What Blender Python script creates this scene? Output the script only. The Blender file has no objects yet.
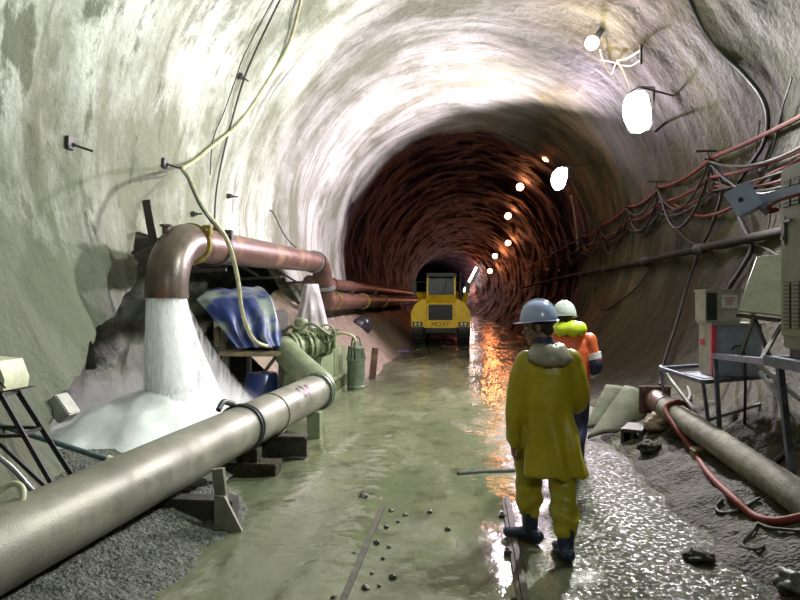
import bpy, bmesh, math, random
from mathutils import Vector, Matrix, noise as mnoise
random.seed(7)
C = bpy.context.scene.collection
SC = bpy.context.scene
PI = math.pi
# ------------------------------------------------------------------ camera, world, light, exposure
F = 650.0
TH = math.atan(63 / F); PH = math.atan(2 / F)
EYE = Vector((0, 0, 1.8))
FWD = Vector((-math.sin(TH) * math.cos(PH), math.cos(TH) * math.cos(PH), math.sin(PH)))
RGT = Vector((math.cos(TH), math.sin(TH), 0)); UPV = RGT.cross(FWD)
cam_d = bpy.data.cameras.new('camera'); cam = bpy.data.objects.new('camera', cam_d); C.objects.link(cam)
cam_d.sensor_width = 36; cam_d.lens = F / 800 * 36; cam_d.clip_start = 0.05; cam_d.clip_end = 400
cam.matrix_world = Matrix.Translation(EYE) @ Matrix((RGT, UPV, -FWD)).transposed().to_4x4()
SC.camera = cam
w = bpy.data.worlds.new('world'); SC.world = w; w.use_nodes = True
w.node_tree.nodes['Background'].inputs[0].default_value = (0.10, 0.11, 0.12, 1)
w.node_tree.nodes['Background'].inputs[1].default_value = 0.0
SC.view_settings.view_transform = 'Standard'; SC.view_settings.look = 'None'
SC.view_settings.exposure = 0.75; SC.view_settings.gamma = 1
SC.cycles.max_bounces = 8; SC.cycles.diffuse_bounces = 4; SC.cycles.transparent_max_bounces = 24
SC.cycles.sample_clamp_indirect = 6; SC.cycles.volume_bounces = 1
P_NEAR, P_MID, P_FAR, P_BACK = 960, 1950, 2500, 240      # watts: floodlight above the cabinet, hanging one, the one deeper in
P_BULB, P_WARM = 6, 110                    # orange bulbs along the haunch, warm bulb near the crown

# ------------------------------------------------------------------ geometry helpers
R, CZ = 4.5, 3.55
def bend(y): return 0.0 if y < 50 else -(y - 50) ** 2 / 720
def ray(px, py): return FWD + RGT * ((px - 400) / F) + UPV * ((300 - py) / F)
def at(px, py, Y):
    d = ray(px, py); return EYE + d * (Y / d.y)
def wallpt(px, py, off=0.0):
    d = ray(px, py); d = d / d.y; r = R - off; k = EYE.z - CZ
    a = d.x ** 2 + d.z ** 2; b = 2 * k * d.z; c = k * k - r * r
    t = (-b + math.sqrt(b * b - 4 * a * c)) / (2 * a)
    return EYE + d * t
def onwall(Y, h, off=0.06, side=1):
    return Vector((side * math.sqrt((R - off) ** 2 - (h - CZ) ** 2) + bend(Y), Y, h))
def nz(x, y, z): return mnoise.noise(Vector((x, y, z)))
def sst(a, b, x):
    t = max(0, min(1, (x - a) / (b - a))); return t * t * (3 - 2 * t)

def finish(name, bm, mat, parent=None, smooth=True, angle=40):
    bmesh.ops.recalc_face_normals(bm, faces=bm.faces)
    me = bpy.data.meshes.new(name); bm.to_mesh(me); bm.free()
    if smooth:
        me.shade_smooth()
        if angle is not None: me.set_sharp_from_angle(angle=math.radians(angle))
    me.materials.append(mat)
    o = bpy.data.objects.new(name, me); C.objects.link(o)
    if parent is not None:
        o.parent = parent
        if parent.type == 'EMPTY' or parent.get('local'):
            pass
    return o
def tag(o, label, cat, group=None, kind=None):
    o['label'] = label; o['category'] = cat
    if group: o['group'] = group
    if kind: o['kind'] = kind
    return o
def thing(name, label, cat, loc=(0, 0, 0), rz=0, group=None):
    o = bpy.data.objects.new(name, None); C.objects.link(o)
    o.location = loc; o.rotation_euler = (0, 0, rz); o.empty_display_size = 0.1
    return tag(o, label, cat, group)
def wp(name, bm, mat, root, **kw):
    """a part modelled in world coordinates, under a root (or a part of it) that has its own place"""
    o = finish(name, bm, mat, None, **kw); top = root
    while top.parent is not None: top = top.parent
    o.data.transform(Matrix.LocRotScale(top.location, top.rotation_euler, None).inverted()); o.parent = root
    return o
def one(name, bm, mat, label, cat, group=None, kind=None, **kw):
    return tag(finish(name, bm, mat, **kw), label, cat, group, kind)
def dep(px, py, d): return EYE + ray(px, py) * d
def at_x(px, py, X):
    d = ray(px, py); return EYE + d * (X / d.x)
def structure(name, bm, mat, **kw):
    o = finish(name, bm, mat, **kw); o['kind'] = 'structure'; return o
def BM(): return bmesh.new()
def box(bm, lo, hi, bev=0.0, mat=None, seg=2):
    lo, hi = Vector(lo), Vector(hi)
    m = Matrix.Translation((lo + hi) / 2) @ Matrix.Diagonal(((hi - lo).x, (hi - lo).y, (hi - lo).z, 1))
    if mat is not None: m = mat @ m
    t = bmesh.new(); bmesh.ops.create_cube(t, size=1, matrix=m)
    if bev: bmesh.ops.bevel(t, geom=t.edges[:], offset=bev, segments=seg, affect='EDGES')
    join(bm, t); return bm
def join(bm, t):
    me = bpy.data.meshes.new('tmp'); t.to_mesh(me); t.free(); bm.from_mesh(me); bpy.data.meshes.remove(me)
def frames(pts):
    pts = [Vector(p) for p in pts]; n = len(pts); T = []
    for i in range(n):
        a = pts[max(i - 1, 0)]; b = pts[min(i + 1, n - 1)]; v = (b - a)
        T.append(v.normalized() if v.length > 1e-9 else Vector((0, 0, 1)))
    up = Vector((0, 0, 1)) if abs(T[0].z) < 0.9 else Vector((0, 1, 0))
    N = (up - T[0] * up.dot(T[0])).normalized(); out = []
    for i in range(n):
        N = (N - T[i] * N.dot(T[i])).normalized()
        out.append((pts[i], N, T[i].cross(N)))
    return out
def tube(bm, pts, r, seg=12, cap=True, sq=1.0):
    """r: a number or a list; sq flattens the second axis"""
    fr = frames(pts); n = len(fr); rr = r if isinstance(r, (list, tuple)) else [r] * n
    rings = []
    for (p, N, B), q in zip(fr, rr):
        rings.append([bm.verts.new(p + N * (math.cos(2 * PI * k / seg) * q) + B * (math.sin(2 * PI * k / seg) * q * sq)) for k in range(seg)])
    for a, b in zip(rings, rings[1:]):
        for k in range(seg): bm.faces.new((a[k], a[(k + 1) % seg], b[(k + 1) % seg], b[k]))
    if cap: bm.faces.new(rings[0][::-1]); bm.faces.new(rings[-1])
    return bm
def rings(bm, prof, seg=32, cap=True):
    """prof: list of (center, rx, ry) with horizontal ellipses"""
    rs = []
    for c, rx, ry in prof:
        c = Vector(c); rs.append([bm.verts.new(c + Vector((math.cos(2 * PI * k / seg) * rx, math.sin(2 * PI * k / seg) * ry, 0))) for k in range(seg)])
    for a, b in zip(rs, rs[1:]):
        for k in range(seg): bm.faces.new((a[k], a[(k + 1) % seg], b[(k + 1) % seg], b[k]))
    if cap: bm.faces.new(rs[0][::-1]); bm.faces.new(rs[-1])
    return bm
def cyl(bm, a, b, r, seg=24, r2=None, bev=0.0):
    a, b = Vector(a), Vector(b)
    if not bev: return tube(bm, [a, b], [r, r if r2 is None else r2], seg)
    d = (b - a).normalized() * bev
    return tube(bm, [a, a + d * .0001, a + d, b - d, b - d * .0001, b], [r - bev, r - bev, r, r, r - bev, r - bev], seg)
def ball(bm, c, r, m=None, u=16, v=10):
    r = r if isinstance(r, (tuple, list)) else (r, r, r)
    mm = Matrix.Translation(Vector(c)) @ Matrix.Diagonal((r[0], r[1], r[2], 1))
    if m is not None: mm = m @ mm
    bmesh.ops.create_uvsphere(bm, u_segments=u, v_segments=v, radius=1, matrix=mm); return bm
def spline(ps, n=8):
    ps = [Vector(p) for p in ps]
    if len(ps) < 3: return ps
    q = [ps[0] * 2 - ps[1]] + ps + [ps[-1] * 2 - ps[-2]]; out = []
    for i in range(1, len(q) - 2):
        a, b, c, d = q[i - 1:i + 3]
        for k in range(n):
            t = k / n
            out.append(0.5 * ((2 * b) + (c - a) * t + (2 * a - 5 * b + 4 * c - d) * t * t + (3 * b - a - 3 * c + d) * t ** 3))
    out.append(ps[-1]); return out
def bar(bm, a, b, wd, ht=None, bev=0.0):
    """a rectangular bar from a to b"""
    a, b = Vector(a), Vector(b); d = b - a; L = d.length; d.normalize()
    up = Vector((0, 0, 1)) if abs(d.z) < 0.95 else Vector((0, 1, 0))
    s = d.cross(up).normalized(); u = s.cross(d)
    m = Matrix.Translation((a + b) / 2) @ Matrix((s, d, u)).transposed().to_4x4()
    ht = ht or wd
    return box(bm, (-wd / 2, -L / 2, -ht / 2), (wd / 2, L / 2, ht / 2), bev, m, 1)
def angle_bar(bm, a, b, wd, th=.006):
    a, b = Vector(a), Vector(b); d = (b - a); L = d.length; d.normalize()
    up = Vector((0, 0, 1)) if abs(d.z) < 0.95 else Vector((0, 1, 0))
    s = d.cross(up).normalized(); u = s.cross(d)
    m = Matrix.Translation((a + b) / 2) @ Matrix((s, d, u)).transposed().to_4x4()
    box(bm, (-wd / 2, -L / 2, -wd / 2), (-wd / 2 + th, L / 2, wd / 2), 0, m)
    return box(bm, (-wd / 2, -L / 2, wd / 2 - th), (wd / 2, L / 2, wd / 2), 0, m)

# ------------------------------------------------------------------ materials
def mat(name, c1, c2=None, rough=0.6, metal=0.0, scale=6.0, bump=0.2, bscale=None, stretch=(1, 1, 1), rough2=None, spec=0.5, detail=6, c3=None, s3=1.5, ramp=(0.35, 0.65), t3=(0.55, 0.68), bdist=0.02):
    m = bpy.data.materials.new(name); m.use_nodes = True; nt = m.node_tree; N = nt.nodes; L = nt.links
    b = N['Principled BSDF']; b.inputs['Metallic'].default_value = metal; b.inputs['Roughness'].default_value = rough
    b.inputs['Specular IOR Level'].default_value = spec
    c2 = c2 or tuple(v * 0.75 for v in c1)
    tc = N.new('ShaderNodeTexCoord'); mp = N.new('ShaderNodeMapping'); mp.inputs['Scale'].default_value = stretch
    L.new(tc.outputs['Object'], mp.inputs[0])
    n = N.new('ShaderNodeTexNoise'); n.inputs['Scale'].default_value = scale; n.inputs['Detail'].default_value = detail; n.inputs['Roughness'].default_value = 0.6
    L.new(mp.outputs[0], n.inputs['Vector'])
    r = N.new('ShaderNodeValToRGB'); r.color_ramp.elements[0].position, r.color_ramp.elements[1].position = ramp
    r.color_ramp.elements[0].color = (*c2, 1); r.color_ramp.elements[1].color = (*c1, 1)
    L.new(n.outputs['Fac'], r.inputs[0]); col = r.outputs[0]
    if c3:
        n3 = N.new('ShaderNodeTexNoise'); n3.inputs['Scale'].default_value = s3; n3.inputs['Detail'].default_value = 5
        L.new(mp.outputs[0], n3.inputs['Vector'])
        mr = N.new('ShaderNodeMapRange'); mr.inputs[1].default_value, mr.inputs[2].default_value = t3; L.new(n3.outputs['Fac'], mr.inputs[0])
        mx = N.new('ShaderNodeMix'); mx.data_type = 'RGBA'; L.new(mr.outputs[0], mx.inputs[0]); L.new(col, mx.inputs[6]); mx.inputs[7].default_value = (*c3, 1); col = mx.outputs[2]
    L.new(col, b.inputs['Base Color'])
    if rough2 is not None:
        mr = N.new('ShaderNodeMapRange'); mr.inputs[1].default_value, mr.inputs[2].default_value = ramp; mr.inputs[3].default_value = rough; mr.inputs[4].default_value = rough2
        L.new(n.outputs['Fac'], mr.inputs[0]); L.new(mr.outputs[0], b.inputs['Roughness'])
    if bump:
        nb = N.new('ShaderNodeTexNoise'); nb.inputs['Scale'].default_value = bscale or scale * 4; nb.inputs['Detail'].default_value = 4
        L.new(mp.outputs[0], nb.inputs['Vector'])
        bp = N.new('ShaderNodeBump'); bp.inputs['Strength'].default_value = bump; bp.inputs['Distance'].default_value = bdist
        L.new(nb.outputs['Fac'], bp.inputs['Height']); L.new(bp.outputs[0], b.inputs['Normal'])
    return m
def glow(name, col, strength):
    m = bpy.data.materials.new(name); m.use_nodes = True; nt = m.node_tree
    b = nt.nodes['Principled BSDF']; b.inputs['Base Color'].default_value = (*col, 1)
    b.inputs['Emission Color'].default_value = (*col, 1); b.inputs['Emission Strength'].default_value = strength
    return m
def lining_mat(name, light, dark, stain, rlight, rdark, rock, yedge, amt):
    """sprayed concrete, streaked round the ring, with bare rock beyond the end of the lining"""
    m = bpy.data.materials.new(name); m.use_nodes = True; nt = m.node_tree; N = nt.nodes; L = nt.links
    b = N['Principled BSDF']; b.inputs['Roughness'].default_value = 0.6; b.inputs['Specular IOR Level'].default_value = 0.10
    tc = N.new('ShaderNodeTexCoord')
    def noi(scale, stretch, detail=6, rough=.6):
        mp = N.new('ShaderNodeMapping'); mp.inputs['Scale'].default_value = stretch; L.new(tc.outputs['Object'], mp.inputs[0])
        n = N.new('ShaderNodeTexNoise'); n.inputs['Scale'].default_value = scale; n.inputs['Detail'].default_value = detail; n.inputs['Roughness'].default_value = rough
        L.new(mp.outputs[0], n.inputs['Vector']); return n.outputs['Fac']
    def rng(v, a, c, d=0, e=1):
        r = N.new('ShaderNodeMapRange'); r.inputs[1].default_value = a; r.inputs[2].default_value = c; r.inputs[3].default_value = d; r.inputs[4].default_value = e
        L.new(v, r.inputs[0]); return r.outputs[0]
    def mix(f, a, c):
        x = N.new('ShaderNodeMix'); x.data_type = 'RGBA'; L.new(f, x.inputs[0])
        for i, v in ((6, a), (7, c)):
            if isinstance(v, tuple): x.inputs[i].default_value = (*v, 1)
            else: L.new(v, x.inputs[i])
        return x.outputs[2]
    def op(o, a, c):
        x = N.new('ShaderNodeMath'); x.operation = o
        for i, v in ((0, a), (1, c)):
            if isinstance(v, (int, float)): x.inputs[i].default_value = v
            else: L.new(v, x.inputs[i])
        return x.outputs[0]
    streak = noi(1.0, (0.30, 1.1, 0.30), 7, .66); blot = noi(0.42, (1, 1, 1), 7, .68); grain = noi(14, (1, 1, 1), 8, .8)
    fine = noi(1.0, (0.6, 4.0, 0.45), 6, .65)
    f = op('ADD', op('MULTIPLY', streak, .42), op('MULTIPLY', blot, .58))
    sp = N.new('ShaderNodeSeparateXYZ'); L.new(tc.outputs['Object'], sp.inputs[0])
    side = rng(op('ADD', sp.outputs[0], rng(blot, .3, .7, -.8, .8)), .2, 2.5)  # darker concrete on the right, widened to paint lamp falloff across the crown
    med = noi(.95, (1, 1.2, .55), 7, .7)
    low = op('MULTIPLY', rng(op('ADD', sp.outputs[2], rng(med, .3, .7, -1.6, 1.6)), 4.9, 2.6), rng(sp.outputs[1], 10.5, 6.5))
    pat = op('MULTIPLY', rng(med, .53, .60), rng(sp.outputs[1], 14.0, 8.0))
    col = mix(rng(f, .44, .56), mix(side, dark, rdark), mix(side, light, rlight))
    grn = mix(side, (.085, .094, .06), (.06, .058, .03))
    col = mix(op('MULTIPLY', op('MAXIMUM', low, pat), .9), col, grn)
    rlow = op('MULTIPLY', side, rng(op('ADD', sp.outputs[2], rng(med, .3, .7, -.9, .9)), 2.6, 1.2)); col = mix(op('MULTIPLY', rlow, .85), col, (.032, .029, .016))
    st = op('MULTIPLY', rng(fine, .54, .62), rng(blot, .42, .62))
    col = mix(op('MULTIPLY', st, amt), col, stain)
    col = mix(op('MULTIPLY', rng(grain, .54, .70), .5), col, tuple(v * .55 for v in stain))
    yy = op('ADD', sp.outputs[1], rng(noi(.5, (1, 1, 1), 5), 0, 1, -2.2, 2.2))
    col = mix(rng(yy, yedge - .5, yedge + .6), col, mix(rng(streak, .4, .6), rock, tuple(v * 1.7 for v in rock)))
    L.new(col, b.inputs['Base Color'])
    hs = op('ADD', op('MULTIPLY', noi(9, (1, 1, 1), 6, .65), .7), op('MULTIPLY', fine, .28))
    bp = N.new('ShaderNodeBump'); bp.inputs['Strength'].default_value = .8; bp.inputs['Distance'].default_value = .06
    L.new(hs, bp.inputs['Height']); L.new(bp.outputs[0], b.inputs['Normal'])
    return m
def floor_mat(name, c1, c2, dark, bmp, rlo, rhi, gscale=45):
    m = bpy.data.materials.new(name); m.use_nodes = True; nt = m.node_tree; N = nt.nodes; L = nt.links
    b = N['Principled BSDF']; b.inputs['Specular IOR Level'].default_value = 0.5
    tc = N.new('ShaderNodeTexCoord')
    def noi(scale, stretch=(1, 1, 1), detail=5, rough=.55):
        mp = N.new('ShaderNodeMapping'); mp.inputs['Scale'].default_value = stretch; L.new(tc.outputs['Object'], mp.inputs[0])
        n = N.new('ShaderNodeTexNoise'); n.inputs['Scale'].default_value = scale; n.inputs['Detail'].default_value = detail; n.inputs['Roughness'].default_value = rough
        L.new(mp.outputs[0], n.inputs['Vector']); return n.outputs['Fac']
    def rng(v, a, c, d=0, e=1):
        r = N.new('ShaderNodeMapRange'); r.inputs[1].default_value = a; r.inputs[2].default_value = c; r.inputs[3].default_value = d; r.inputs[4].default_value = e
        L.new(v, r.inputs[0]); return r.outputs[0]
    def mix(f, a, c):
        x = N.new('ShaderNodeMix'); x.data_type = 'RGBA'; L.new(f, x.inputs[0])
        for i, v in ((6, a), (7, c)):
            if isinstance(v, tuple): x.inputs[i].default_value = (*v, 1)
            else: L.new(v, x.inputs[i])
        return x.outputs[2]
    big = noi(.55, (1.6, .6, 1)); mid = noi(3.2, (1.2, .7, 1)); pud = noi(.8, (1.4, .55, 1), 4)
    col = mix(rng(big, .4, .6), c1, c2); col = mix(rng(mid, .52, .75), col, dark)
    L.new(col, b.inputs['Base Color'])
    sp = N.new('ShaderNodeSeparateXYZ'); L.new(tc.outputs['Object'], sp.inputs[0])
    ax = N.new('ShaderNodeMath'); ax.operation = 'MULTIPLY_ADD'; L.new(mid, ax.inputs[0]); ax.inputs[1].default_value = 1.6; L.new(sp.outputs[0], ax.inputs[2])
    sm = N.new('ShaderNodeMath'); sm.operation = 'MULTIPLY'; L.new(rng(ax.outputs[0], 1.2, 1.7), sm.inputs[0]); L.new(rng(sp.outputs[1], 13.0, 9.5), sm.inputs[1]); stony = sm.outputs[0]; wet = rng(pud, .36, .52)
    col = mix(stony, col, mix(rng(noi(14), .4, .65), tuple(v * .3 for v in dark), dark)); L.new(col, b.inputs['Base Color'])
    rr = N.new('ShaderNodeMapRange'); rr.inputs[3].default_value = rlo; rr.inputs[4].default_value = rhi; L.new(wet, rr.inputs[0]); rs_ = N.new('ShaderNodeMix'); L.new(stony, rs_.inputs[0]); L.new(rr.outputs[0], rs_.inputs[2]); gl = noi(24, (1, 1, 1), 4, .7); L.new(rng(gl, .52, .58, .7, .07), rs_.inputs[3]); sx = N.new('ShaderNodeMix'); L.new(stony, sx.inputs[0]); sx.inputs[2].default_value = .5; L.new(rng(gl, .52, .58, .06, .6), sx.inputs[3]); L.new(sx.outputs[0], b.inputs['Specular IOR Level']); L.new(rs_.outputs[0], b.inputs['Roughness'])
    g1 = noi(gscale, (1, 1, 1), 3); g2 = noi(9, (1.2, .8, 1), 4)
    ad = N.new('ShaderNodeMath'); ad.operation = 'MULTIPLY_ADD'; L.new(g1, ad.inputs[0]); ml = N.new('ShaderNodeMath'); ml.operation = 'MULTIPLY_ADD'; L.new(stony, ml.inputs[0]); ml.inputs[1].default_value = 1.4; L.new(rng(wet, 0, 1, .30, .03), ml.inputs[2]); L.new(ml.outputs[0], ad.inputs[1]); L.new(g2, ad.inputs[2])
    bp = N.new('ShaderNodeBump'); bp.inputs['Strength'].default_value = bmp; bp.inputs['Distance'].default_value = .03
    L.new(ad.outputs[0], bp.inputs['Height']); L.new(bp.outputs[0], b.inputs['Normal'])
    return m
M = {}
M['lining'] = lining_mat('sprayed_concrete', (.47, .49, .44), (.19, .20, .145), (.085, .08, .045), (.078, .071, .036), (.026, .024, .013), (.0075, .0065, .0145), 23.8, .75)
M['niche'] = mat('niche_rock', (.13, .14, .10), (.03, .032, .024), .6, 0, 1.6, .8, 7, c3=(.34, .35, .30), s3=.9, t3=(.60, .66), bdist=.08)
M['mud'] = floor_mat('wet_mud', (.115, .13, .076), (.17, .175, .11), (.068, .074, .042), .26, .34, .06)
M['gravel'] = mat('gravel_grey', (.15, .155, .13), (.035, .036, .032), .6, 0, 32, 1.0, 40, bdist=.04, spec=.2)
M['spoil'] = mat('spoil_dark', (.062, .056, .034), (.024, .022, .014), .6, spec=.12, metal=0, scale=12, bump=1.0, bscale=30, c3=(.09, .088, .058), bdist=.05)
M['sand'] = mat('sand_tan', (.27, .215, .155), (.17, .13, .09), .7, 0, 5, .5, 20)
M['rust'] = mat('rusty_pipe', (.15, .08, .06), (.085, .045, .034), .38, .25, 5, .15, 30, c3=(.23, .135, .085), s3=2.2, rough2=.5)
M['elbow'] = mat('elbow_steel', (.13, .095, .075), (.075, .053, .043), .35, .3, 5, .12, 30, c3=(.25, .095, .05), s3=2.0, t3=(.6, .72))
M['greypipe'] = mat('muddy_steel', (.28, .27, .215), (.15, .145, .112), .38, .25, 4, .18, 110, rough2=.55, stretch=(1, 1, 1), c3=(.13, .125, .095), s3=2.0, t3=(.5, .65))
M['paleconc'] = mat('pale_grey_pipe', (.25, .24, .19), (.13, .125, .095), .75, 0, 7, .35, 50, spec=.25)
M['steel'] = mat('dark_steel', (.055, .05, .042), (.025, .022, .018), .6, .1, 8, .3, 40)
M['steelblue'] = mat('blue_grey_steel', (.18, .20, .275), (.10, .11, .15), .5, .35, 9, .2, 40)
M['rubber'] = mat('black_rubber', (.022, .022, .024), (.012, .012, .012), .5, 0, 10, .2)
M['green'] = mat('pump_green', (.19, .225, .12), (.12, .145, .078), .5, .05, 5, .25, 40, c3=(.27, .27, .18), s3=3)
M['greend'] = mat('motor_green', (.12, .155, .10), (.07, .095, .065), .45, .1, 6, .2, 40)
M['wood'] = mat('wet_wood', (.26, .20, .11), (.15, .115, .06), .6, 0, 5, .3, 40, stretch=(1, 1, 6))
# ------------------------------------------------------------------ the tunnel
EDGE = sorted([(p.y, p.z) for p in (wallpt(x, y) for x, y in ((56, 446), (62, 402), (86, 374), (96, 330), (124, 306), (139, 282), (142, 256)))])
def niche_top(Y):
    if Y < EDGE[0][0] or Y > 17.6: return -9
    t = 2.75
    for (a, u), (b, v) in zip(EDGE, EDGE[1:]):
        if a <= Y <= b: t = u + (v - u) * (Y - a) / (b - a)
    if Y > 14.5: t = 2.75 - (Y - 14.5) ** 2 * .27
    return t + .09 * nz(Y * 1.6, 3.1, 0) + .05 * nz(Y * 5, 1.1, 5)
def lin_r(Y, a):
    x, z = math.cos(a), math.sin(a)
    d = .13 * nz(Y * .33, x * 1.7 + 9, z * 1.7) + .05 * nz(Y * 1.25, x * 1.1, z * 1.1 + 4) + .04 * nz(Y * .9, x * 3, z * 3 + 8) + .03 * nz(Y * 3.1, x * 6, z * 6) + .012 * nz(Y * 9, x * 26, z * 26)
    if Y > 24: d += sst(24, 27, Y) * (.25 + .13 * nz(Y * .8, x * 3.2, z * 3.2 + 7) + .05 * nz(Y * 2.2, x * 9, z * 9))
    return R + d
YS = []
y = -9.0
while y < 160:
    YS.append(y); y += .5 if y < 2 else .1 if 4 < y < 19 else (.2 if y < 40 else (.8 if y < 90 else 2.5))
def lpt(Y, a):
    r = lin_r(Y, a); return Vector((bend(Y) + r * math.cos(a), Y, CZ + r * math.sin(a)))
def lining(name, a0, a1, n, m, cut=False):
    bm = BM(); rows = []; nor = []
    for Y in YS:
        row = []
        for k in range(n + 1):
            a = math.radians(a0 + (a1 - a0) * k / n)
            row.append(bm.verts.new(lpt(Y, a)))
            d = .06; nor.append((lpt(Y + d, a) - lpt(Y - d, a)).cross(lpt(Y, a + .015) - lpt(Y, a - .015)).normalized())
        rows.append(row)
    bm.verts.index_update()
    for i in range(len(rows) - 1):
        for k in range(n):
            q = (rows[i][k], rows[i][k + 1], rows[i + 1][k + 1], rows[i + 1][k])
            if cut:
                c = sum((v.co for v in q), Vector()) / 4
                if c.z < niche_top(c.y): continue
            f = bm.faces.new(q); f.smooth = True
    if cut:
        vn = {v: nor[v.index] for v in bm.verts}
        edge = [e for e in bm.edges if len(e.link_faces) == 1 and 5.0 < e.verts[0].co.y < 17.9 and 5.0 < e.verts[1].co.y < 17.9 and e.verts[0].co.z < 3.2 and max(v.co.z for v in e.verts) > -.3]
        bv = {v for e in edge for v in e.verts}
        for v in bv:
            t = niche_top(v.co.y)
            if abs(t - v.co.z) < .22: v.co.z = t; v.co.x = -math.sqrt(max(.1, (R + .03) ** 2 - (t - CZ) ** 2))
        new = {}
        for v in bv:
            o = Vector((v.co.x, 0, v.co.z - CZ)).normalized(); new[v] = bm.verts.new(v.co + o * .28 + Vector((0, 0, .05)))
        for e in edge: bm.faces.new((e.verts[0], e.verts[1], new[e.verts[1]], new[e.verts[0]]))
    bm.verts.index_update()
    loose = [v for v in bm.verts if not v.link_faces]
    keep = [nor[v.index] if v.index < len(nor) else None for v in bm.verts if v.link_faces]
    for v in loose: bm.verts.remove(v)
    bm.normal_update(); bm.verts.index_update()
    keep = [k if k is not None else v.normal.copy() for k, v in zip(keep, bm.verts)]
    me = bpy.data.meshes.new(name); bm.to_mesh(me); bm.free(); me.materials.append(m)
    me.normals_split_custom_set_from_vertices([tuple(-k if k.x * v.co.x + k.z * (v.co.z - CZ) > 0 else k) for k, v in zip(keep, me.vertices)])
    o = bpy.data.objects.new(name, me); C.objects.link(o); o['kind'] = 'structure'
    return o
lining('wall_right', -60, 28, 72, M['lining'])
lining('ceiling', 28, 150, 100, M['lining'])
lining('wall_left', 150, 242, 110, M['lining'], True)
bm = BM(); Ye = YS[-1]
vs = [bm.verts.new((bend(Ye) + 5.2 * math.cos(k * PI / 24), Ye, CZ + 5.2 * math.sin(k * PI / 24))) for k in range(48)]; bm.faces.new(vs)
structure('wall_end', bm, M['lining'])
# the hollow behind the left wall that the water falls into
prof = spline([Vector((a, 0, c)) for a, c in
    [(-4.62, 3.2), (-5.1, 3.15), (-5.8, 2.75), (-6.4, 1.9), (-6.6, 1.0), (-6.4, .1), (-6.0, -.35), (-5, -.42), (-3.8, -.4), (-2.7, -.35)]], 7)
bm = BM(); rows = []
for i in range(95):
    Y = 4.9 + i * .14; s = sst(4.9, 7.6, Y) * sst(18.2, 16, Y); row = []
    for k, p in enumerate(prof):
        x = -4.62 + (p.x + 4.62) * (s if p.x < -4.62 else 1); e = min(1, k / 6) * min(1, (len(prof) - 1 - k) / 8)
        dd = (.42 * abs(nz(Y * .75, k * .09, 2)) + .16 * nz(Y * 2.1, k * .3, 7) + .05 * nz(Y * 6, k * .8, 1)) * e
        row.append(bm.verts.new((x + dd, Y, p.z - dd * .3)))
    rows.append(row)
for i in range(len(rows) - 1):
    for k in range(len(prof) - 1): bm.faces.new((rows[i][k], rows[i][k + 1], rows[i + 1][k + 1], rows[i + 1][k]))
structure('wall_niche', bm, M['niche'], angle=60)

def fh(x, y):
    h = .022 * nz(x * .9, y * .45, 0) + .012 * nz(x * 3, y * 1.6, 3)
    if y < 30: h += .006 * nz(x * 11, y * 8, 1)
    lt = sst(-.55, -.85, x) * sst(-2.2, -1.5, x) * sst(14, 7, y)
    h += .035 * lt
    for xc, a in ((-1.55, 1), (-1.18, .6)):
        d = abs(x - xc + .1 * math.sin(y * .5))
        if d < .13 and 3 < y < 11.5: h += a * .03 * (math.sin((y + .4 * (x - xc)) * 2 * PI / .15 + 1.5 * nz(x * 6, y * 2, 8)) * .5 + .1) * sst(.13, .06, d) * sst(.05, .45, nz(x * 2, y * .7, 5) + .1 * a)
    d = abs(x + .95 + .07 * math.sin(y * .8))
    if d < .2 and y < 9: h += .03 * sst(.2, .05, d) * (nz(x * 9, y * 9, 2) + .6)
    h -= .28 * sst(-3.0, -3.5, x) * sst(5.6, 6.6, y) * sst(17, 15, y)
    return h
bm = BM(); ys = []; y = 1.6
while y < 158: ys.append(y); y += .045 if y < 9 else (.1 if y < 20 else (.4 if y < 40 else 2))
xs = [-4.7 + .05 * i for i in range(189)]
rows = [[bm.verts.new((x + bend(Y), Y, fh(x, Y))) for x in xs] for Y in ys]
for i in range(len(rows) - 1):
    for k in range(len(xs) - 1): bm.faces.new((rows[i][k], rows[i][k + 1], rows[i + 1][k + 1], rows[i + 1][k]))
structure('floor', bm, M['mud'], angle=None)
bm = BM(); box(bm, (-4.4, -9, -.1), (4.4, 1.65, -.02)); structure('floor_rear', bm, M['mud'])

def heap(name, x0, x1, y0, y1, st, hf, m, label, cat, kind):
    bm = BM(); nx = int((x1 - x0) / st); ny = int((y1 - y0) / st)
    rows = [[bm.verts.new((x0 + (x1 - x0) * i / nx, y0 + (y1 - y0) * j / ny, hf(x0 + (x1 - x0) * i / nx, y0 + (y1 - y0) * j / ny))) for i in range(nx + 1)] for j in range(ny + 1)]
    for j in range(ny):
        for i in range(nx): bm.faces.new((rows[j][i], rows[j][i + 1], rows[j + 1][i + 1], rows[j + 1][i]))
    o = finish(name, bm, m, angle=None); tag(o, label, cat, None, kind); return o
def right_h(x, y):
    e = x - 1.75 - .28 * nz(y * .6, 2, 2) - .12 * nz(y * 2, 5, 2) + .25 * sst(4.5, 3, y)
    if y > 8: e -= .08 * (y - 8)
    return -.06 + min(.5, max(0, e) * .36) + (.05 * sst(0, .15, e)) + (.05 * nz(x * 3, y * 3, 0) + .03 * nz(x * 8, y * 8, 0) + .015 * nz(x * 22, y * 22, 0)) * sst(0, .3, e) + fh(x, y) * .3
def left_h(x, y):
    e = -1.72 - x - .22 * nz(y * .7, 2, 9) - .08 * nz(y * 3, 2, 9) - .9 * sst(5.2, 6.9, y)
    return -.05 + min(.55, max(0, e) * .26) + (.05 * sst(0, .1, e)) + (.03 * nz(x * 4, y * 4, 4) + .022 * nz(x * 14, y * 14, 0) + .018 * nz(x * 30, y * 30, 0)) * sst(0, .15, e) - .5 * sst(-3.55, -3.8, x) * sst(5.4, 6, y)
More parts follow.
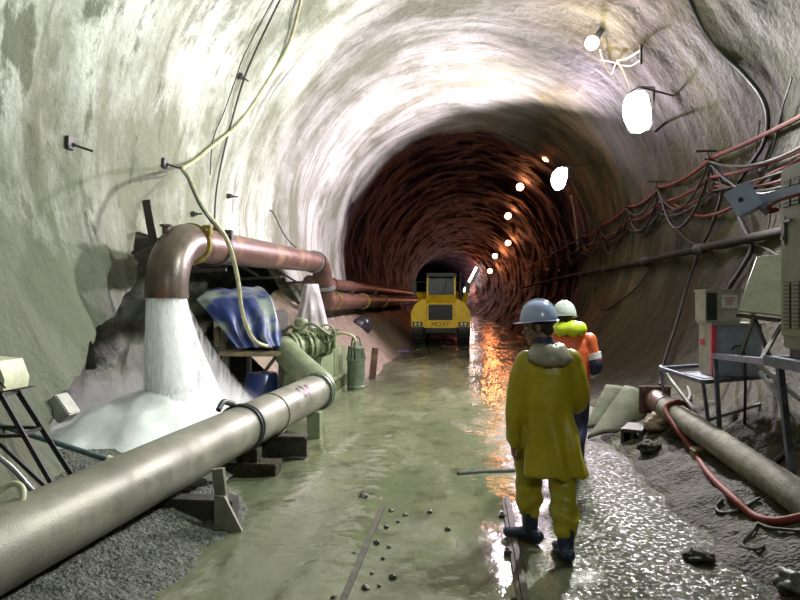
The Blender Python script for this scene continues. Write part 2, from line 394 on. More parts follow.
def tan_h(x, y):
    e = -2.1 - x + .25 * nz(y * .4, 1, 1) - 1.4 * sst(15.5, 13.6, y)
    return -.08 + max(0, e) * .85 + .07 * nz(x * 2, y * 1.4, 1) * sst(0, .3, e) + .03 * nz(x * 7, y * 7, 1)
RH, LH = right_h, left_h
heap('spoil_bank', 1.3, 4.3, 1.8, 24, .05, right_h, M['spoil'], 'dark bank of wet spoil and mud along the foot of the cable wall', 'spoil', 'structure')
heap('gravel_bank', -4.3, -1.4, 1.8, 7.4, .035, left_h, M['gravel'], 'grey gravel heaped under the big muddy pipe', 'gravel', 'stuff')
heap('sand_bank', -4.6, -1.6, 13.2, 40, .12, tan_h, M['sand'], 'tan earth bank at the wall foot behind the green pumps', 'bank', 'structure')

# ------------------------------------------------------------------ lamps
def add_light(root, loc, kind, power, col, size=.1, aim=None, angle=150, blend=.4):
    d = bpy.data.lights.new('lamp_light', kind); d.energy = power; d.color = col; d.shadow_soft_size = size
    if kind == 'SPOT': d.spot_size = math.radians(angle); d.spot_blend = blend
    o = bpy.data.objects.new('lamp_light', d); C.objects.link(o); o.parent = root; o.location = loc
    if aim is not None: o.rotation_euler = Vector(aim).to_track_quat('-Z', 'Y').to_euler()
    return o
M['lampbody'] = mat('lamp_housing', (.12, .12, .12), None, .5, .3)
M['wire'] = mat('pale_wire', (.5, .44, .33), None, .5)
M['cable_grey'] = mat('grey_cable', (.075, .068, .05), (.04, .036, .027), .65, 0, 8, spec=.15)
def floodlight(loc, aim, size, col, strength, power, label, angle=165, fixed=None):
    t = thing('floodlight', label, 'floodlight', loc); a = Vector(aim).normalized()
    up = Vector((0, 0, 1)); s = a.cross(up).normalized(); u = s.cross(a)
    m = Matrix((s, a, u)).transposed().to_4x4(); wd, ht = size
    bm = BM(); rs = []
    for yy, k in ((-.22, .35), (-.2, .5), (0, 1), (.02, 1), (.02, .93), (-.01, .9)):
        rs.append([bm.verts.new(m @ Vector((sx * wd / 2 * k, yy, sz * ht / 2 * k))) for sx, sz in ((-1, -.7), (-.7, -1), (.7, -1), (1, -.7), (1, .7), (.7, 1), (-.7, 1), (-1, .7))])
    for p, q in zip(rs, rs[1:]):
        for k in range(8): bm.faces.new((p[k], p[(k + 1) % 8], q[(k + 1) % 8], q[k]))
    bm.faces.new(rs[0][::-1]); finish('housing', bm, M['lampbody'], t, angle=25)
    bm = BM(); g = []
    for yy, k in ((.02, 1.03), (.08, 1.0), (.15, .86), (.21, .62), (.25, .3)):
        g.append([bm.verts.new(m @ Vector((math.cos(q * PI / 10) * wd / 2 * k, yy, math.sin(q * PI / 10) * ht / 2 * k))) for q in range(20)])
    for p, q in zip(g, g[1:]):
        for k in range(20): bm.faces.new((p[k], p[(k + 1) % 20], q[(k + 1) % 20], q[k]))
    bm.faces.new(g[-1]); finish('lens', bm, glow('flood_glass', col, strength * 1.1), t)
    bm = BM(); tube(bm, [m @ Vector((-wd / 2 - .03, -.03, 0)), m @ Vector((-wd / 2 - .03, -.16, ht * .5)), m @ Vector((0, -.16, ht * .62)), m @ Vector((wd / 2 + .03, -.16, ht * .5)), m @ Vector((wd / 2 + .03, -.03, 0))], .018, 8)
    if fixed is not None: tube(bm, [m @ Vector((0, -.16, ht * .62)), Vector(fixed) - Vector(loc)], .018, 8)
    finish('bracket', bm, M['steel'], t)
    add_light(t, m @ Vector((0, .34, 0)), 'SPOT', power, col, .22, aim, angle, .35)
    return t
L1 = at(638, 112, 12.2)
floodlight(L1, (-.66, -.70, -.26), (.50, .72), (1, .99, .94), 40, P_MID, 'big white floodlight hanging on a wire below the warm bulb', 152, fixed=onwall(12.6, 5.6, -.1))
L2 = at(561, 179, 18.8)
floodlight(L2, (-.84, -.50, .20), (.54, .64), (1, .84, 1), 40, P_FAR, 'white floodlight with violet glow beside the first orange bulb, deeper in', 164, fixed=onwall(19.3, 5.9, -.1))
floodlight((3.1, 6.6, 5.95), (-.88, .22, -.16), (.5, .5), (.90, 1, .93), 40, P_NEAR, 'white floodlight fixed high above the electrical cabinet', 152, fixed=onwall(6.4, 6.3, -.1))
floodlight((2.9, -4.5, 5.9), (-.5, .8, -.3), (.5, .5), (.93, 1, .93), 40, P_BACK, 'white floodlight on the wall of the stretch behind the camera', 160, fixed=onwall(-4.6, 6.2, -.1))
ORANGE = (1, .16, .03)
def bulb(p, r, col, strength, power, label, group=None, cage=True):
    t = thing('festoon_bulb', label, 'light bulb', p, 0, group)
    out = Vector((bend(p.y) - p.x, 0, CZ - p.z)).normalized()
    bm = BM(); ball(bm, (0, 0, 0), r, u=14, v=10); finish('globe', bm, glow('bulb_glow', col, strength), t)
    bm = BM(); cyl(bm, -out * (r * .9), -out * (r * 2.6), r * .5, 12); finish('socket', bm, M['lampbody'], t)
    add_light(t, out * (r + .08), 'POINT', power, ORANGE if col[1] < .8 else (1, .8, .6), .12)
    return t
orange = (1, .33, .13)
spots = [(547, 157, 23.6, 'first orange bulb of the string, beside the violet floodlight'), (520, 187, 31, 'second orange bulb of the string up the dark haunch'),
         (508, 216, 40, 'third orange bulb of the string, above the pair below it'), (508, 243, 50, 'fourth orange bulb of the string, straight below the third'),
         (495, 256, 62, 'fifth orange bulb of the string, over the wet wall streak'), (490, 271, 72, 'sixth orange bulb of the string, close by the row of tubes')]
for px, py, Y, lb in spots:
    bulb(at(px, py, Y), .11 + .0018 * Y, orange, 55, P_BULB * (.4 if Y < 35 else 1 if Y < 55 else 9), lb)
bulb(wallpt(592, 43, .3), .13, (1, .93, .85), 30, P_WARM, 'warm white bulb in a black socket close under the crown')
# tubes down the far curve
for i in range(6):
    u = i / 5; a = at(476 - 13 * u, 268 + 25 * u, 85 + 20 * u); b = at(476 - 13 * (u + .17), 268 + 25 * (u + .17), 85 + 20 * (u + .17))
    b = a + (b - a) * .8
    t = thing('fluorescent_tube', ['topmost', 'second', 'third', 'fourth', 'fifth', 'lowest'][i] + ' white fluorescent tube in the slanting row beyond the truck', 'lamp', (a + b) / 2)
    d = (b - a) / 2; bm = BM(); cyl(bm, -d, d, .13, 10); finish('tube', bm, glow('tube_glow', (1, .9, .85), 18), t)
    bm = BM(); n = Vector((.3, 0, .1)); bar(bm, -d + n * .7, d + n * .7, .3, .08); bar(bm, -d*.9, -d*.9 + n, .05); bar(bm, d*.9, d*.9 + n, .05); finish('batten', bm, M['lampbody'], t)
    if i in (1, 4): add_light(t, Vector((-.6, -.3, 0)), 'POINT', 200, ORANGE, .2)

# ------------------------------------------------------------------ left side: pipes, water, pumps
V = Vector
M['clamp'] = mat('clamp_yellow', (.42, .30, .05), (.12, .09, .04), .5, .2, 9)
M['hose'] = mat('hose_olive', (.44, .42, .25), (.27, .26, .15), .5, 0, 9, .1)
M['tarp'] = mat('tarp_blue', (.03, .05, .19), (.014, .025, .09), .45, 0, 3, .2, 14, c3=(.15, .18, .15), s3=2.3, t3=(.5, .6))
M['blue'] = mat('drum_blue', (.02, .035, .14), (.012, .02, .07), .3, 0, 3)
M['bolt'] = mat('rock_bolt', (.05, .05, .048), None, .5, .4)
M['zinc'] = mat('galvanised', (.32, .33, .32), (.2, .2, .2), .4, .5, 12)
M['cream'] = mat('cream_box', (.62, .62, .42), (.45, .45, .3), .5, 0, 8)
M['grey_box'] = mat('grey_box', (.40, .40, .35), (.28, .28, .24), .5, 0, 8)
M['tape'] = mat('tape_black', (.02, .015, .015), None, .5)
M['tape_red'] = mat('tape_red', (.55, .03, .05), None, .45)
M['strap'] = mat('black_strap', (.03, .04, .04), None, .5)
def ring_on(bm, a, b, u, r, wd, seg=36):
    a, b = V(a), V(b); d = (b - a).normalized(); c = a + (b - a) * u
    return tube(bm, [c - d * wd / 2, c - d * wd * .48, c + d * wd * .48, c + d * wd / 2], [r - .012, r, r, r - .012], seg)
def circle_on(bm, a, b, u, r, t, seg=40):
    a, b = V(a), V(b); d = (b - a).normalized(); c = a + (b - a) * u
    s = d.cross(V((0, 0, 1))).normalized(); q = s.cross(d)
    return tube(bm, [c + s * math.cos(2 * PI * k / seg) * r + q * math.sin(2 * PI * k / seg) * r + d * .02 * math.sin(4 * PI * k / seg) for k in range(seg + 1)], t, 8)
# --- the discharge line
PX, PR = -3.5, .235
pA = at_x(200, 246, PX); pB = at_x(318, 262.5, PX)
Wm = at_x(166.5, 298, PX)                                          # the mouth
t = thing('discharge_pipe', 'rusty pipe along the wall with a big elbow pouring white water', 'pipe', Wm)
br = .62; zc = pA.z
arc = [V((PX, Wm.y + br - br * math.cos(q), zc - br + br * math.sin(q))) for q in [k * PI / 2 / 14 for k in range(15)]]
pts = [Wm, V((PX, Wm.y, zc - br))] + arc[1:]
bm = BM(); tube(bm, pts, PR + .012, 40); ob = wp('elbow', bm, M['elbow'], t)
bm = BM(); tube(bm, [Wm + V((0, 0, -.004)), Wm + V((0, 0, .05))], PR + .02, 40); wp('rim', bm, M['elbow'], ob)
bm = BM(); cyl(bm, V((PX - .1, Wm.y + .22, zc + .0)), V((PX - .1, Wm.y + .20, zc + .17)), .05, 14); cyl(bm, V((PX - .1, Wm.y + .20, zc + .17)), V((PX - .1, Wm.y + .20, zc + .195)), .075, 6); wp('plug', bm, M['elbow'], t)
e0 = arc[-1]
bm = BM(); tube(bm, [e0 + (pB - e0) * (k / 10) for k in range(11)], PR, 40); wp('pipe', bm, M['rust'], t)
for u, lab in ((.012, 0), (.115, 1)):
    bm = BM(); ring_on(bm, e0, pB, u, PR + .035, .07); c = e0 + (pB - e0) * u
    box(bm, c + V((.16, -.05, .1)), c + V((.27, .05, .24)), .01); cyl(bm, c + V((.22, -.1, .17)), c + V((.22, .1, .17)), .018, 8)
    cl = wp('clamp', bm, M['steel'] if lab else M['clamp'], t)
bm = BM(); ring_on(bm, e0, pB, .93, PR + .03, .05); wp('coupling', bm, M['zinc'], t)
pC = V((PX, pB.y + .55, 1.82))
bend_pts = spline([pB - V((0, .05, 0)), pB + V((0, .22, -.05)), pB + V((.02, .42, -.3)), V((PX + .03, pB.y + .50, 2.15)), V((PX, pB.y + .56, 1.93)), pC + V((0, .25, 0))], 5)
bm = BM(); tube(bm, bend_pts, PR + .005, 32); wp('drop_bend', bm, M['rust'], t)
bm = BM(); tube(bm, [V((PX + .03, pB.y + .48, 2.20)), V((PX + .03, pB.y + .50, 2.12))], PR + .06, 32); wp('flange', bm, M['zinc'], t)
pD = V((PX, 48, 1.85))
bm = BM(); tube(bm, [pC + V((0, .2, 0))] + [pC + (pD - pC) * k / 16 for k in range(1, 17)], PR, 32); lo = wp('lower_run', bm, M['rust'], t)
for yy in (17.2, 22.5, 28):
    bm = BM(); ring_on(bm, V((PX, yy, 1.83)), V((PX, yy + 1, 1.83)), 0, PR + .04, .08, 28); wp('coupling', bm, M['clamp'], t)
for yy in (9.5, 12.5, 15.3):
    bm = BM(); bar(bm, V((PX - .05, yy, zc - PR - .02)), V((-4.42, yy, zc - PR - .06)), .05, .05); bar(bm, V((-3.95, yy, zc - PR - .05)), V((-4.40, yy, zc - .02)), .04)
    wp('support', bm, M['steel'], t)
t = thing('steel_pipe', 'rusty pipe running deeper in above the lower run of the discharge line', 'pipe', (-3.8, 16.6, 2.33))
a, b = V((-3.8, 15.9, 2.28)), V((-3.8, 48, 2.42))
bm = BM(); tube(bm, [a + (b - a) * k / 12 for k in range(13)], .19, 28); wp('pipe', bm, M['rust'], t)
for yy in (18.5, 21.5, 27):
    bm = BM(); ring_on(bm, V((-3.8, yy, 2.29)), V((-3.8, yy + 1, 2.29)), 0, .225, .1, 24); wp('coupling', bm, M['rust'], t)
for yy in (19.5, 25):
    bm = BM(); bar(bm, V((-3.3, yy, 2.05)), V((-4.45, yy, 2.05)), .07); wp('bracket', bm, M['steel'], t)
bm = BM(); q = at_x(150, 218, -3.82); bar(bm, q + V((.05, 0, -.32)), q + V((-.05, 0, .22)), .1, .02); bar(bm, q + V((.05, 0, -.3)), q + V((-.3, .15, -.42)), .04)
one('flat_bar', bm, M['steel'], 'grey flat bar standing on the wall behind the elbow', 'bracket')
# --- falling water
def water_mat(name, base, lo, hi, scale, stretch, rough=.5):
    m = bpy.data.materials.new(name); m.use_nodes = True; nt = m.node_tree; N = nt.nodes; L = nt.links
    b = N['Principled BSDF']; b.inputs['Base Color'].default_value = (*base, 1); b.inputs['Roughness'].default_value = rough
    b.inputs['Subsurface Weight'].default_value = .8; b.inputs['Subsurface Radius'].default_value = (1, 1, 1); b.inputs['Subsurface Scale'].default_value = .35
    tc = N.new('ShaderNodeTexCoord'); mp = N.new('ShaderNodeMapping'); mp.inputs['Scale'].default_value = stretch
    L.new(tc.outputs['Object'], mp.inputs[0]); n = N.new('ShaderNodeTexNoise'); n.inputs['Scale'].default_value = scale; n.inputs['Detail'].default_value = 6
    L.new(mp.outputs[0], n.inputs['Vector']); r = N.new('ShaderNodeMapRange'); r.inputs[1].default_value = .38; r.inputs[2].default_value = .62; r.inputs[3].default_value = lo; r.inputs[4].default_value = hi
    L.new(n.outputs['Fac'], r.inputs[0]); L.new(r.outputs[0], b.inputs['Alpha'])
    bp = N.new('ShaderNodeBump'); bp.inputs['Strength'].default_value = .12; L.new(n.outputs['Fac'], bp.inputs['Height']); L.new(bp.outputs[0], b.inputs['Normal'])
    return m
M['water'] = water_mat('white_water', (.98, .99, .99), .95, 1, 3, (7, 7, .25))
M['veil'] = water_mat('water_veil', (.97, .98, .98), .05, .75, 3, (8, 8, .25))
def spray_mat(name, dens, scale, stretch, lo=.42, hi=.7, ctr=None, rad=None):
    m = bpy.data.materials.new(name); m.use_nodes = True; nt = m.node_tree; N = nt.nodes; L = nt.links; N.remove(N['Principled BSDF'])
    v = N.new('ShaderNodeVolumeScatter'); v.inputs['Color'].default_value = (1, 1, 1, 1); v.inputs['Anisotropy'].default_value = .2
    tc = N.new('ShaderNodeTexCoord'); mp = N.new('ShaderNodeMapping'); mp.inputs['Scale'].default_value = stretch; L.new(tc.outputs['Object'], mp.inputs[0])
    n = N.new('ShaderNodeTexNoise'); n.inputs['Scale'].default_value = scale; n.inputs['Detail'].default_value = 4; L.new(mp.outputs[0], n.inputs['Vector'])
    r = N.new('ShaderNodeMapRange'); r.inputs[1].default_value = lo; r.inputs[2].default_value = hi; r.inputs[4].default_value = dens; L.new(n.outputs['Fac'], r.inputs[0])
    dn = r.outputs[0]
    if ctr is not None:
        m2 = N.new('ShaderNodeMapping'); m2.inputs['Location'].default_value = [-c / q for c, q in zip(ctr, rad)]; m2.inputs['Scale'].default_value = [1 / q for q in rad]; L.new(tc.outputs['Object'], m2.inputs[0])
        ln = N.new('ShaderNodeVectorMath'); ln.operation = 'LENGTH'; L.new(m2.outputs[0], ln.inputs[0])
        r2 = N.new('ShaderNodeMapRange'); r2.inputs[1].default_value = 1; r2.inputs[2].default_value = .25; L.new(ln.outputs[1], r2.inputs[0])
        mu = N.new('ShaderNodeMath'); mu.operation = 'MULTIPLY'; L.new(dn, mu.inputs[0]); L.new(r2.outputs[0], mu.inputs[1]); dn = mu.outputs[0]
    L.new(dn, v.inputs['Density']); L.new(v.outputs[0], N['Material Output'].inputs['Volume']); return m
M['spray'] = spray_mat('water_spray', 5.5, 3, (9, 9, .35), .5, .72)
CM = V((Wm.x - .35, Wm.y + .25, .05)); M['mist'] = spray_mat('foam_mist', 3.0, 1.6, (1, 1, 1), .25, .7, CM, (1.75, 1.6, .95))
M['foam'] = mat('white_foam', (.95, .97, .96), (.84, .87, .86), .7, 0, 2.2, .3, 9, bdist=.05)
fb = M['foam'].node_tree.nodes['Principled BSDF']; fb.inputs['Subsurface Weight'].default_value = .8; fb.inputs['Subsurface Radius'].default_value = (1, 1, 1); fb.inputs['Subsurface Scale'].default_value = .3
def jet(name, r0, grow, shift, z1, m, jag, parent=None):
    bm = BM(); n = 26; seg = 60; rs = []
    for i in range(n + 1):
        u = i / n; z = Wm.z + .03 - (Wm.z + .03 - z1) * u; r = r0 + grow * u ** 1.4; c = V((Wm.x + shift[0] * u ** 1.3, Wm.y + shift[1] * u ** 1.5, z))
        rs.append([bm.verts.new(c + V((math.cos(2 * PI * k / seg), math.sin(2 * PI * k / seg), 0)) * (r * (1 + jag * u * nz(math.cos(2 * PI * k / seg) * 3, math.sin(2 * PI * k / seg) * 3, z * .8)))) for k in range(seg)])
    for p, q in zip(rs, rs[1:]):
        for k in range(seg): bm.faces.new((p[k], p[(k + 1) % seg], q[(k + 1) % seg], q[k]))
    return finish(name, bm, m, parent)
t = jet('falling_water', PR - .01, .19, (.12, .06), -.2, M['water'], .12)
tag(t, 'white column of water falling from the elbow of the rusty pipe', 'water', None, 'stuff')
jet('veil', PR - .005, .46, (.30, .28), -.15, M['veil'], .25, t); jet('spray', PR, .85, (.45, .45), -.1, M['spray'], .25, t)
def foam_h(x, y):
    d = math.hypot((x - Wm.x - .05), (y - Wm.y - .1) * .8)
    h = -.28 + .62 * math.exp(-(d / .85) ** 2) + .52 * math.exp(-(d / 1.7) ** 2) + .22 * sst(-3.7, -4.4, x) + .07 * nz(x * 3, y * 3, 0) + .04 * nz(x * 8, y * 8, 3)
    return h
heap('foam', -5.9, -2.35, 5.7, 11.5, .05, foam_h, M['foam'], 'white foam boiling in the sump under the falling water', 'foam', 'stuff')
bm = BM(); cm = V((Wm.x - .35, Wm.y + .25, .05)); ball(bm, cm, (2.0, 1.85, 1.1), None, 28, 16)
for v in bm.verts: v.co += (v.co - cm) * (.22 * nz(*(v.co * 1.3)))
one('water_mist', bm, M['mist'], 'white mist of droplets floating over the foam in the sump', 'mist', None, 'stuff')
# --- the big muddy pipe
s0, s1 = dep(-60, 578, 3.25), dep(317, 391, 9.0); SR = .23
t = thing('suction_pipe', 'big mud coated steel pipe running from the pump towards the camera', 'pipe', (s0 + s1) / 2)
bm = BM(); s00 = s0 - (s1 - s0) * .35; tube(bm, [s00 + (s1 - s00) * k / 14 for k in range(15)], SR, 48); wp('pipe', bm, M['greypipe'], t)
bm = BM(); ring_on(bm, s0, s1, .985, SR + .035, .06, 40); ring_on(bm, s0, s1, .998, SR + .04, .05, 40)
sd = (s1 - s0).normalized(); ss = sd.cross(V((0, 0, 1))).normalized(); su = ss.cross(sd)
for k in range(10): q = s0 + (s1 - s0) * .975 + ss * math.cos(k * PI / 5) * (SR + .015) + su * math.sin(k * PI / 5) * (SR + .015); cyl(bm, q, q + sd * .18, .013, 6)
wp('flange', bm, M['greend'], t)
bm = BM(); ring_on(bm, s0, s1, .72, SR + .012, .03, 40); wp('weld_ring', bm, M['greypipe'], t)
bm = BM(); circle_on(bm, s0, s1, .585, SR + .012, .014); circle_on(bm, s0, s1, .595, SR + .012, .012)
q = s0 + (s1 - s0) * .55 - ss * .08 + su * (SR + .02)
tube(bm, spline([q + sd * -.1, q + su * .06, q + sd * .12 + su * .03, q + sd * .22], 6), [.03] * 19, 10)
wp('strap', bm, M['strap'], t)
def patch(bm, u0, u1, a0, a1):
    g = [[bm.verts.new(s0 + (s1 - s0) * (u0 + (u1 - u0) * i / 4) + (ss * math.cos(a0 + (a1 - a0) * j / 6) + su * math.sin(a0 + (a1 - a0) * j / 6)) * (SR + .004)) for j in range(7)] for i in range(5)]
    for i in range(4):
        for j in range(6): bm.faces.new((g[i][j], g[i][j + 1], g[i + 1][j + 1], g[i + 1][j]))
A0 = math.radians(30)
bm = BM()
for du, da in ((0, .5), (.012, .12), (-.012, .1), (.026, .42), (-.024, .45)): patch(bm, .83 + du, .843 + du, A0 + da - .2, A0 + da + .16)
o = wp('tape_mark', bm, M['tape'], t); bm = BM(); patch(bm, .838, .852, A0 - .05, A0 + .42); o = wp('tape_mark', bm, M['tape_red'], t); o['label'] = 'red tape'
# supports under it
def on_pipe(u): return s0 + (s1 - s0) * u
q = on_pipe(.30); f = dep(226, 528, 5.05)
bm = BM(); bar(bm, V((f.x - .01, f.y + .02, fh(f.x, f.y) - .02)), V((f.x - .07, f.y + .02, .50)), .09, .05)
g = [bm.verts.new(p) for p in (V((f.x - .08, f.y - .04, .0)), V((f.x + .16, f.y - .04, .0)), V((f.x + .0, f.y - .04, .30)), V((f.x - .08, f.y - .04, .30)))]; g2 = [bm.verts.new(v.co + V((0, .03, 0))) for v in g]
bm.faces.new(g); bm.faces.new(g2[::-1]); [bm.faces.new((g[k], g2[k], g2[(k + 1) % 4], g[(k + 1) % 4])) for k in range(4)]
t = thing('pipe_prop', 'pale flat steel prop with a gusset foot beside the big muddy pipe', 'support', (f.x, f.y, 0)); wp('post', bm, M['greypipe'], t)
pb = on_pipe(.31)
bm = BM(); box(bm, (pb.x - .45, f.y + .07, .0), (f.x + .02, f.y + .24, pb.z - SR - .004), .008); wp('cross_beam', bm, M['steel'], t)
def ibeam(name, label, c, x0, x1, z0, z1, m):
    bm = BM(); box(bm, (x0, c - .09, z1 - .025), (x1, c + .09, z1)); box(bm, (x0, c - .09, z0), (x1, c + .09, z0 + .025)); box(bm, (x0, c - .012, z0 + .02), (x1, c + .012, z1 - .02))
    return one(name, bm, m, label, 'beam')
pb = on_pipe(.72); ibeam('support_girder', 'short dark I-beam lying crosswise under the big muddy pipe', pb.y, pb.x - .4, pb.x + .42, .03, pb.z - SR - .002, M['steel'])
pb = on_pipe(.62)
bm = BM(); box(bm, (pb.x - .3, pb.y - .15, -.02), (pb.x + .33, pb.y + .12, .14), .01); box(bm, (pb.x - .1, pb.y - .1, .14), (pb.x + .12, pb.y + .08, pb.z - SR - .002), .01)
one('timber_block', bm, M['spoil'], 'dark muddy block wedged under the big pipe beside the I-beam', 'block')
pb = on_pipe(.93); bm = BM(); box(bm, (pb.x + .02, pb.y - .1, -.03), (pb.x + .19, pb.y + .1, pb.z - SR - .0 + .03), .01)
one('timber_post', bm, M['green'], 'olive timber post under the flanged end of the big pipe', 'post')
# --- pump group
t = thing('water_pump', 'olive pump set with flanged valves and a ribbed skid at the pipe end', 'pump', (-2.9, 11.8, 0))
v0 = dep(284, 350, 11.0); v1 = dep(328, 341, 11.6)
bp_ = spline([s1 + sd * .02, s1 + sd * .22 + V((-.05, 0, .05)), s1 * .45 + v0 * .55 + V((0, .1, .0)), v0 + V((.05, -.1, 0)), v0 + (v1 - v0) * .12], 6)
bm = BM(); tube(bm, bp_, SR - .01, 36); wp('inlet_bend', bm, M['green'], t)
for u, r_ in ((.14, .28), (.24, .27), (.46, .26), (.55, .27), (.84, .26), (.92, .25)):
    bm = BM(); ring_on(bm, v0, v1, u, r_, .05, 28)
    vd = (v1 - v0).normalized(); a = vd.cross(V((0, 0, 1))).normalized(); c = a.cross(vd)
    for k in range(8): q = v0 + (v1 - v0) * u + (a * math.cos(k * PI / 4) + c * math.sin(k * PI / 4)) * (r_ - .03); cyl(bm, q - vd * .05, q + vd * .05, .018, 6)
    wp('flange', bm, M['green'], t)
bm = BM(); tube(bm, [v0 + (v1 - v0) * u for u in (.1, .3, .4, .62, .7, .98)], [.2, .2, .17, .21, .2, .2], 28); wp('valve_body', bm, M['green'], t)
bn = v0 + (v1 - v0) * .38
bm = BM(); tube(bm, [bn, bn + V((0, 0, .22)), bn + V((0, 0, .23)), bn + V((0, 0, .27)), bn + V((0, 0, .28)), bn + V((0, 0, .42)), bn + V((0, 0, .47)), bn + V((0, 0, .50))], [.10, .09, .15, .15, .10, .12, .1, .04], 24); wp('bonnet', bm, M['green'], t)
hw = bn + V((.42, .1, .22)); bm = BM(); tube(bm, [hw + V((math.cos(k * PI / 12) * .15, 0, math.sin(k * PI / 12) * .15)) for k in range(25)], .016, 8, cap=False)
for k in range(3): bar(bm, hw + V((math.cos(k * PI / 3) * .15, 0, math.sin(k * PI / 3) * .15)), hw - V((math.cos(k * PI / 3) * .15, 0, math.sin(k * PI / 3) * .15)), .016)
cyl(bm, hw + V((0, -.03, 0)), hw + V((0, .25, -.1)), .025, 10); wp('hand_wheel', bm, M['green'], t)
bm = BM()
for k, (dx, dz) in enumerate(((-.28, .18), (-.1, .3), (.2, .28), (.34, .2), (.55, .26))):
    q = bn + V((dx, -.05 + .06 * k, dz - .1)); cyl(bm, q + V((0, 0, -.2)), q + V((0, 0, .1)), .035, 10); tube(bm, [q + V((0, 0, .06)), q + V((0, 0, .1))], .06, 6); bar(bm, q + V((-.09, 0, .12)), q + V((.09, 0, .12)), .025)
tube(bm, spline([bn + V((-.3, 0, .25)), bn + V((-.15, -.1, .36)), bn + V((0, -.12, .3)), bn + V((.2, -.1, .4)), bn + V((.5, 0, .2))], 5), .028, 8)
wp('small_valves', bm, M['green'], t)
x0, x1, y0, y1 = -3.25, -2.52, 11.25, 14.0
bm = BM(); box(bm, (x0, y0, .32), (x1, y0 + 1.32, .93), .02); cas = wp('casing', bm, M['green'], t)
bm = BM(); box(bm, (x0, y0 + 1.36, .32), (x1, y1, .86), .02); wp('casing', bm, M['green'], t)
bm = BM(); box(bm, (x1 - .002, y0 + .08, .42), (x1 + .012, y0 + 1.2, .86), .006); wp('cover_plate', bm, M['green'], cas)
bm = BM(); box(bm, (x0, y0 - .1, .0), (x1 - .1, y1 + .1, .3)); box(bm, (x0, y0 - .12, .27), (x1 + .06, y1 + .12, .33), .005); box(bm, (x0, y0 - .12, -.02), (x1 + .06, y1 + .12, .03), .005)
for k in range(15): box(bm, (x1 - .12, y0 - .08 + k * .2, .02), (x1 + .04, y0 - .05 + k * .2, .28))
wp('skid', bm, M['green'], t)
bm = BM(); q = V((x1 + .05, y0 + .25, .4)); tube(bm, [q + V((-.08, 0, 0)), q + V((0, 0, 0)), q + V((.05, 0, 0))], [.05, .05, .03], 12); tube(bm, [q + V((0, -.2, 0)), q + V((0, .2, 0))], .03, 10); wp('drain_tap', bm, M['green'], t)
# submersible pump
c = dep(356, 389, 13.4); c.z = 0
t = thing('submersible_pump', 'green upright barrel pump with a caged top standing in the muddy water', 'pump', c)
bm = BM(); rings(bm, [(c + V((0, 0, -.02)), .17, .17), (c + V((0, 0, .06)), .19, .19), (c + V((0, 0, .07)), .19, .19), (c + V((0, 0, .08)), .18, .18), (c + V((0, 0, .58)), .185, .185), (c + V((0, 0, .60)), .2, .2), (c + V((0, 0, .63)), .2, .2)], 32); wp('body', bm, M['greend'], t)
bm = BM()
for k in range(14): bar(bm, c + V((math.cos(k * PI / 7) * .19, math.sin(k * PI / 7) * .19, .60)), c + V((math.cos(k * PI / 7) * .15, math.sin(k * PI / 7) * .15, .84)), .03)
rings(bm, [(c + V((0, 0, .6)), .12, .12), (c + V((0, 0, .84)), .10, .10), (c + V((0, 0, .85)), .17, .17), (c + V((0, 0, .89)), .16, .16), (c + V((0, 0, .9)), .07, .07), (c + V((0, 0, .98)), .05, .05)], 24); wp('cage', bm, M['greend'], t)
bm = BM(); tube(bm, spline([c + V((-.1, 0, .89)), c + V((-.06, 0, 1.06)), c + V((.06, 0, 1.06)), c + V((.1, 0, .89))], 5), .015, 8); wp('handle', bm, M['steel'], t)
bm = BM(); tube(bm, spline([c + V((0, 0, .96)), c + V((-.06, -.03, 1.1)), c + V((-.35, .02, 1.15)), c + V((-.6, .1, .95)), c + V((-.65, .2, .86))], 6), .026, 10)
one('pump_cable', bm, M['hose'], 'pale cable looping from the barrel pump onto the olive casing', 'cable')
# tarp over an engine
t0, t1, t2, t3 = dep(196, 299, 10.6), dep(272, 298, 10.9), dep(284, 346, 10.7), dep(238, 348, 10.4)
rb = dep(257, 290, 11.9); rb0 = dep(215, 293, 11.9)
bm = BM(); n = 40; mrows = 26; G = []
for j in range(-8, mrows + 1):
    row = []
    for i in range(n + 1):
        u = i / n
        if j >= 0:
            v = j / mrows; p = (t0 * (1 - u) + t1 * u) * (1 - v) + (t3 * (1 - u) + t2 * u) * v
            fold = .05 * math.sin(u * 26 + v * 3 + 2 * nz(u * 3, v * 2, 1)) * v + .07 * nz(u * 5, v * 1.6, 2) + .16 * math.exp(-((u - .72) / .12) ** 2) * v
            p = p + V((fold * .5, -fold - .08 * math.sin(u * PI), 0))
        else:
            v = -j / 8; p = (t0 * (1 - u) + t1 * u) * (1 - v) + (rb0 * (1 - u) + rb * u) * v + V((0, 0, .09 * math.sin(v * PI * .7) + .04 * nz(u * 4, v * 3, 5)))
        row.append(bm.verts.new(p))
    G.append(row)
for a, b in zip(G, G[1:]):
    for i in range(n): bm.faces.new((a[i], a[i + 1], b[i + 1], b[i]))
o = one('tarpaulin', bm, M['tarp'], 'crumpled blue tarpaulin draped over the engine beside the falling water', 'tarpaulin', angle=None)
sm = o.modifiers.new('thick', 'SOLIDIFY'); sm.thickness = .012
e = (t3 + t2) / 2; zt = min(t2.z, t3.z) - .02
t = thing('engine_stand', 'timber topped stand holding the engine under the blue tarpaulin', 'stand', (e.x, e.y + .5, -.3))
bm = BM(); box(bm, (t3.x - .35, e.y - .1, zt - .12), (t2.x + .12, e.y + 1.2, zt - .04), .01); wp('deck', bm, M['wood'], t)
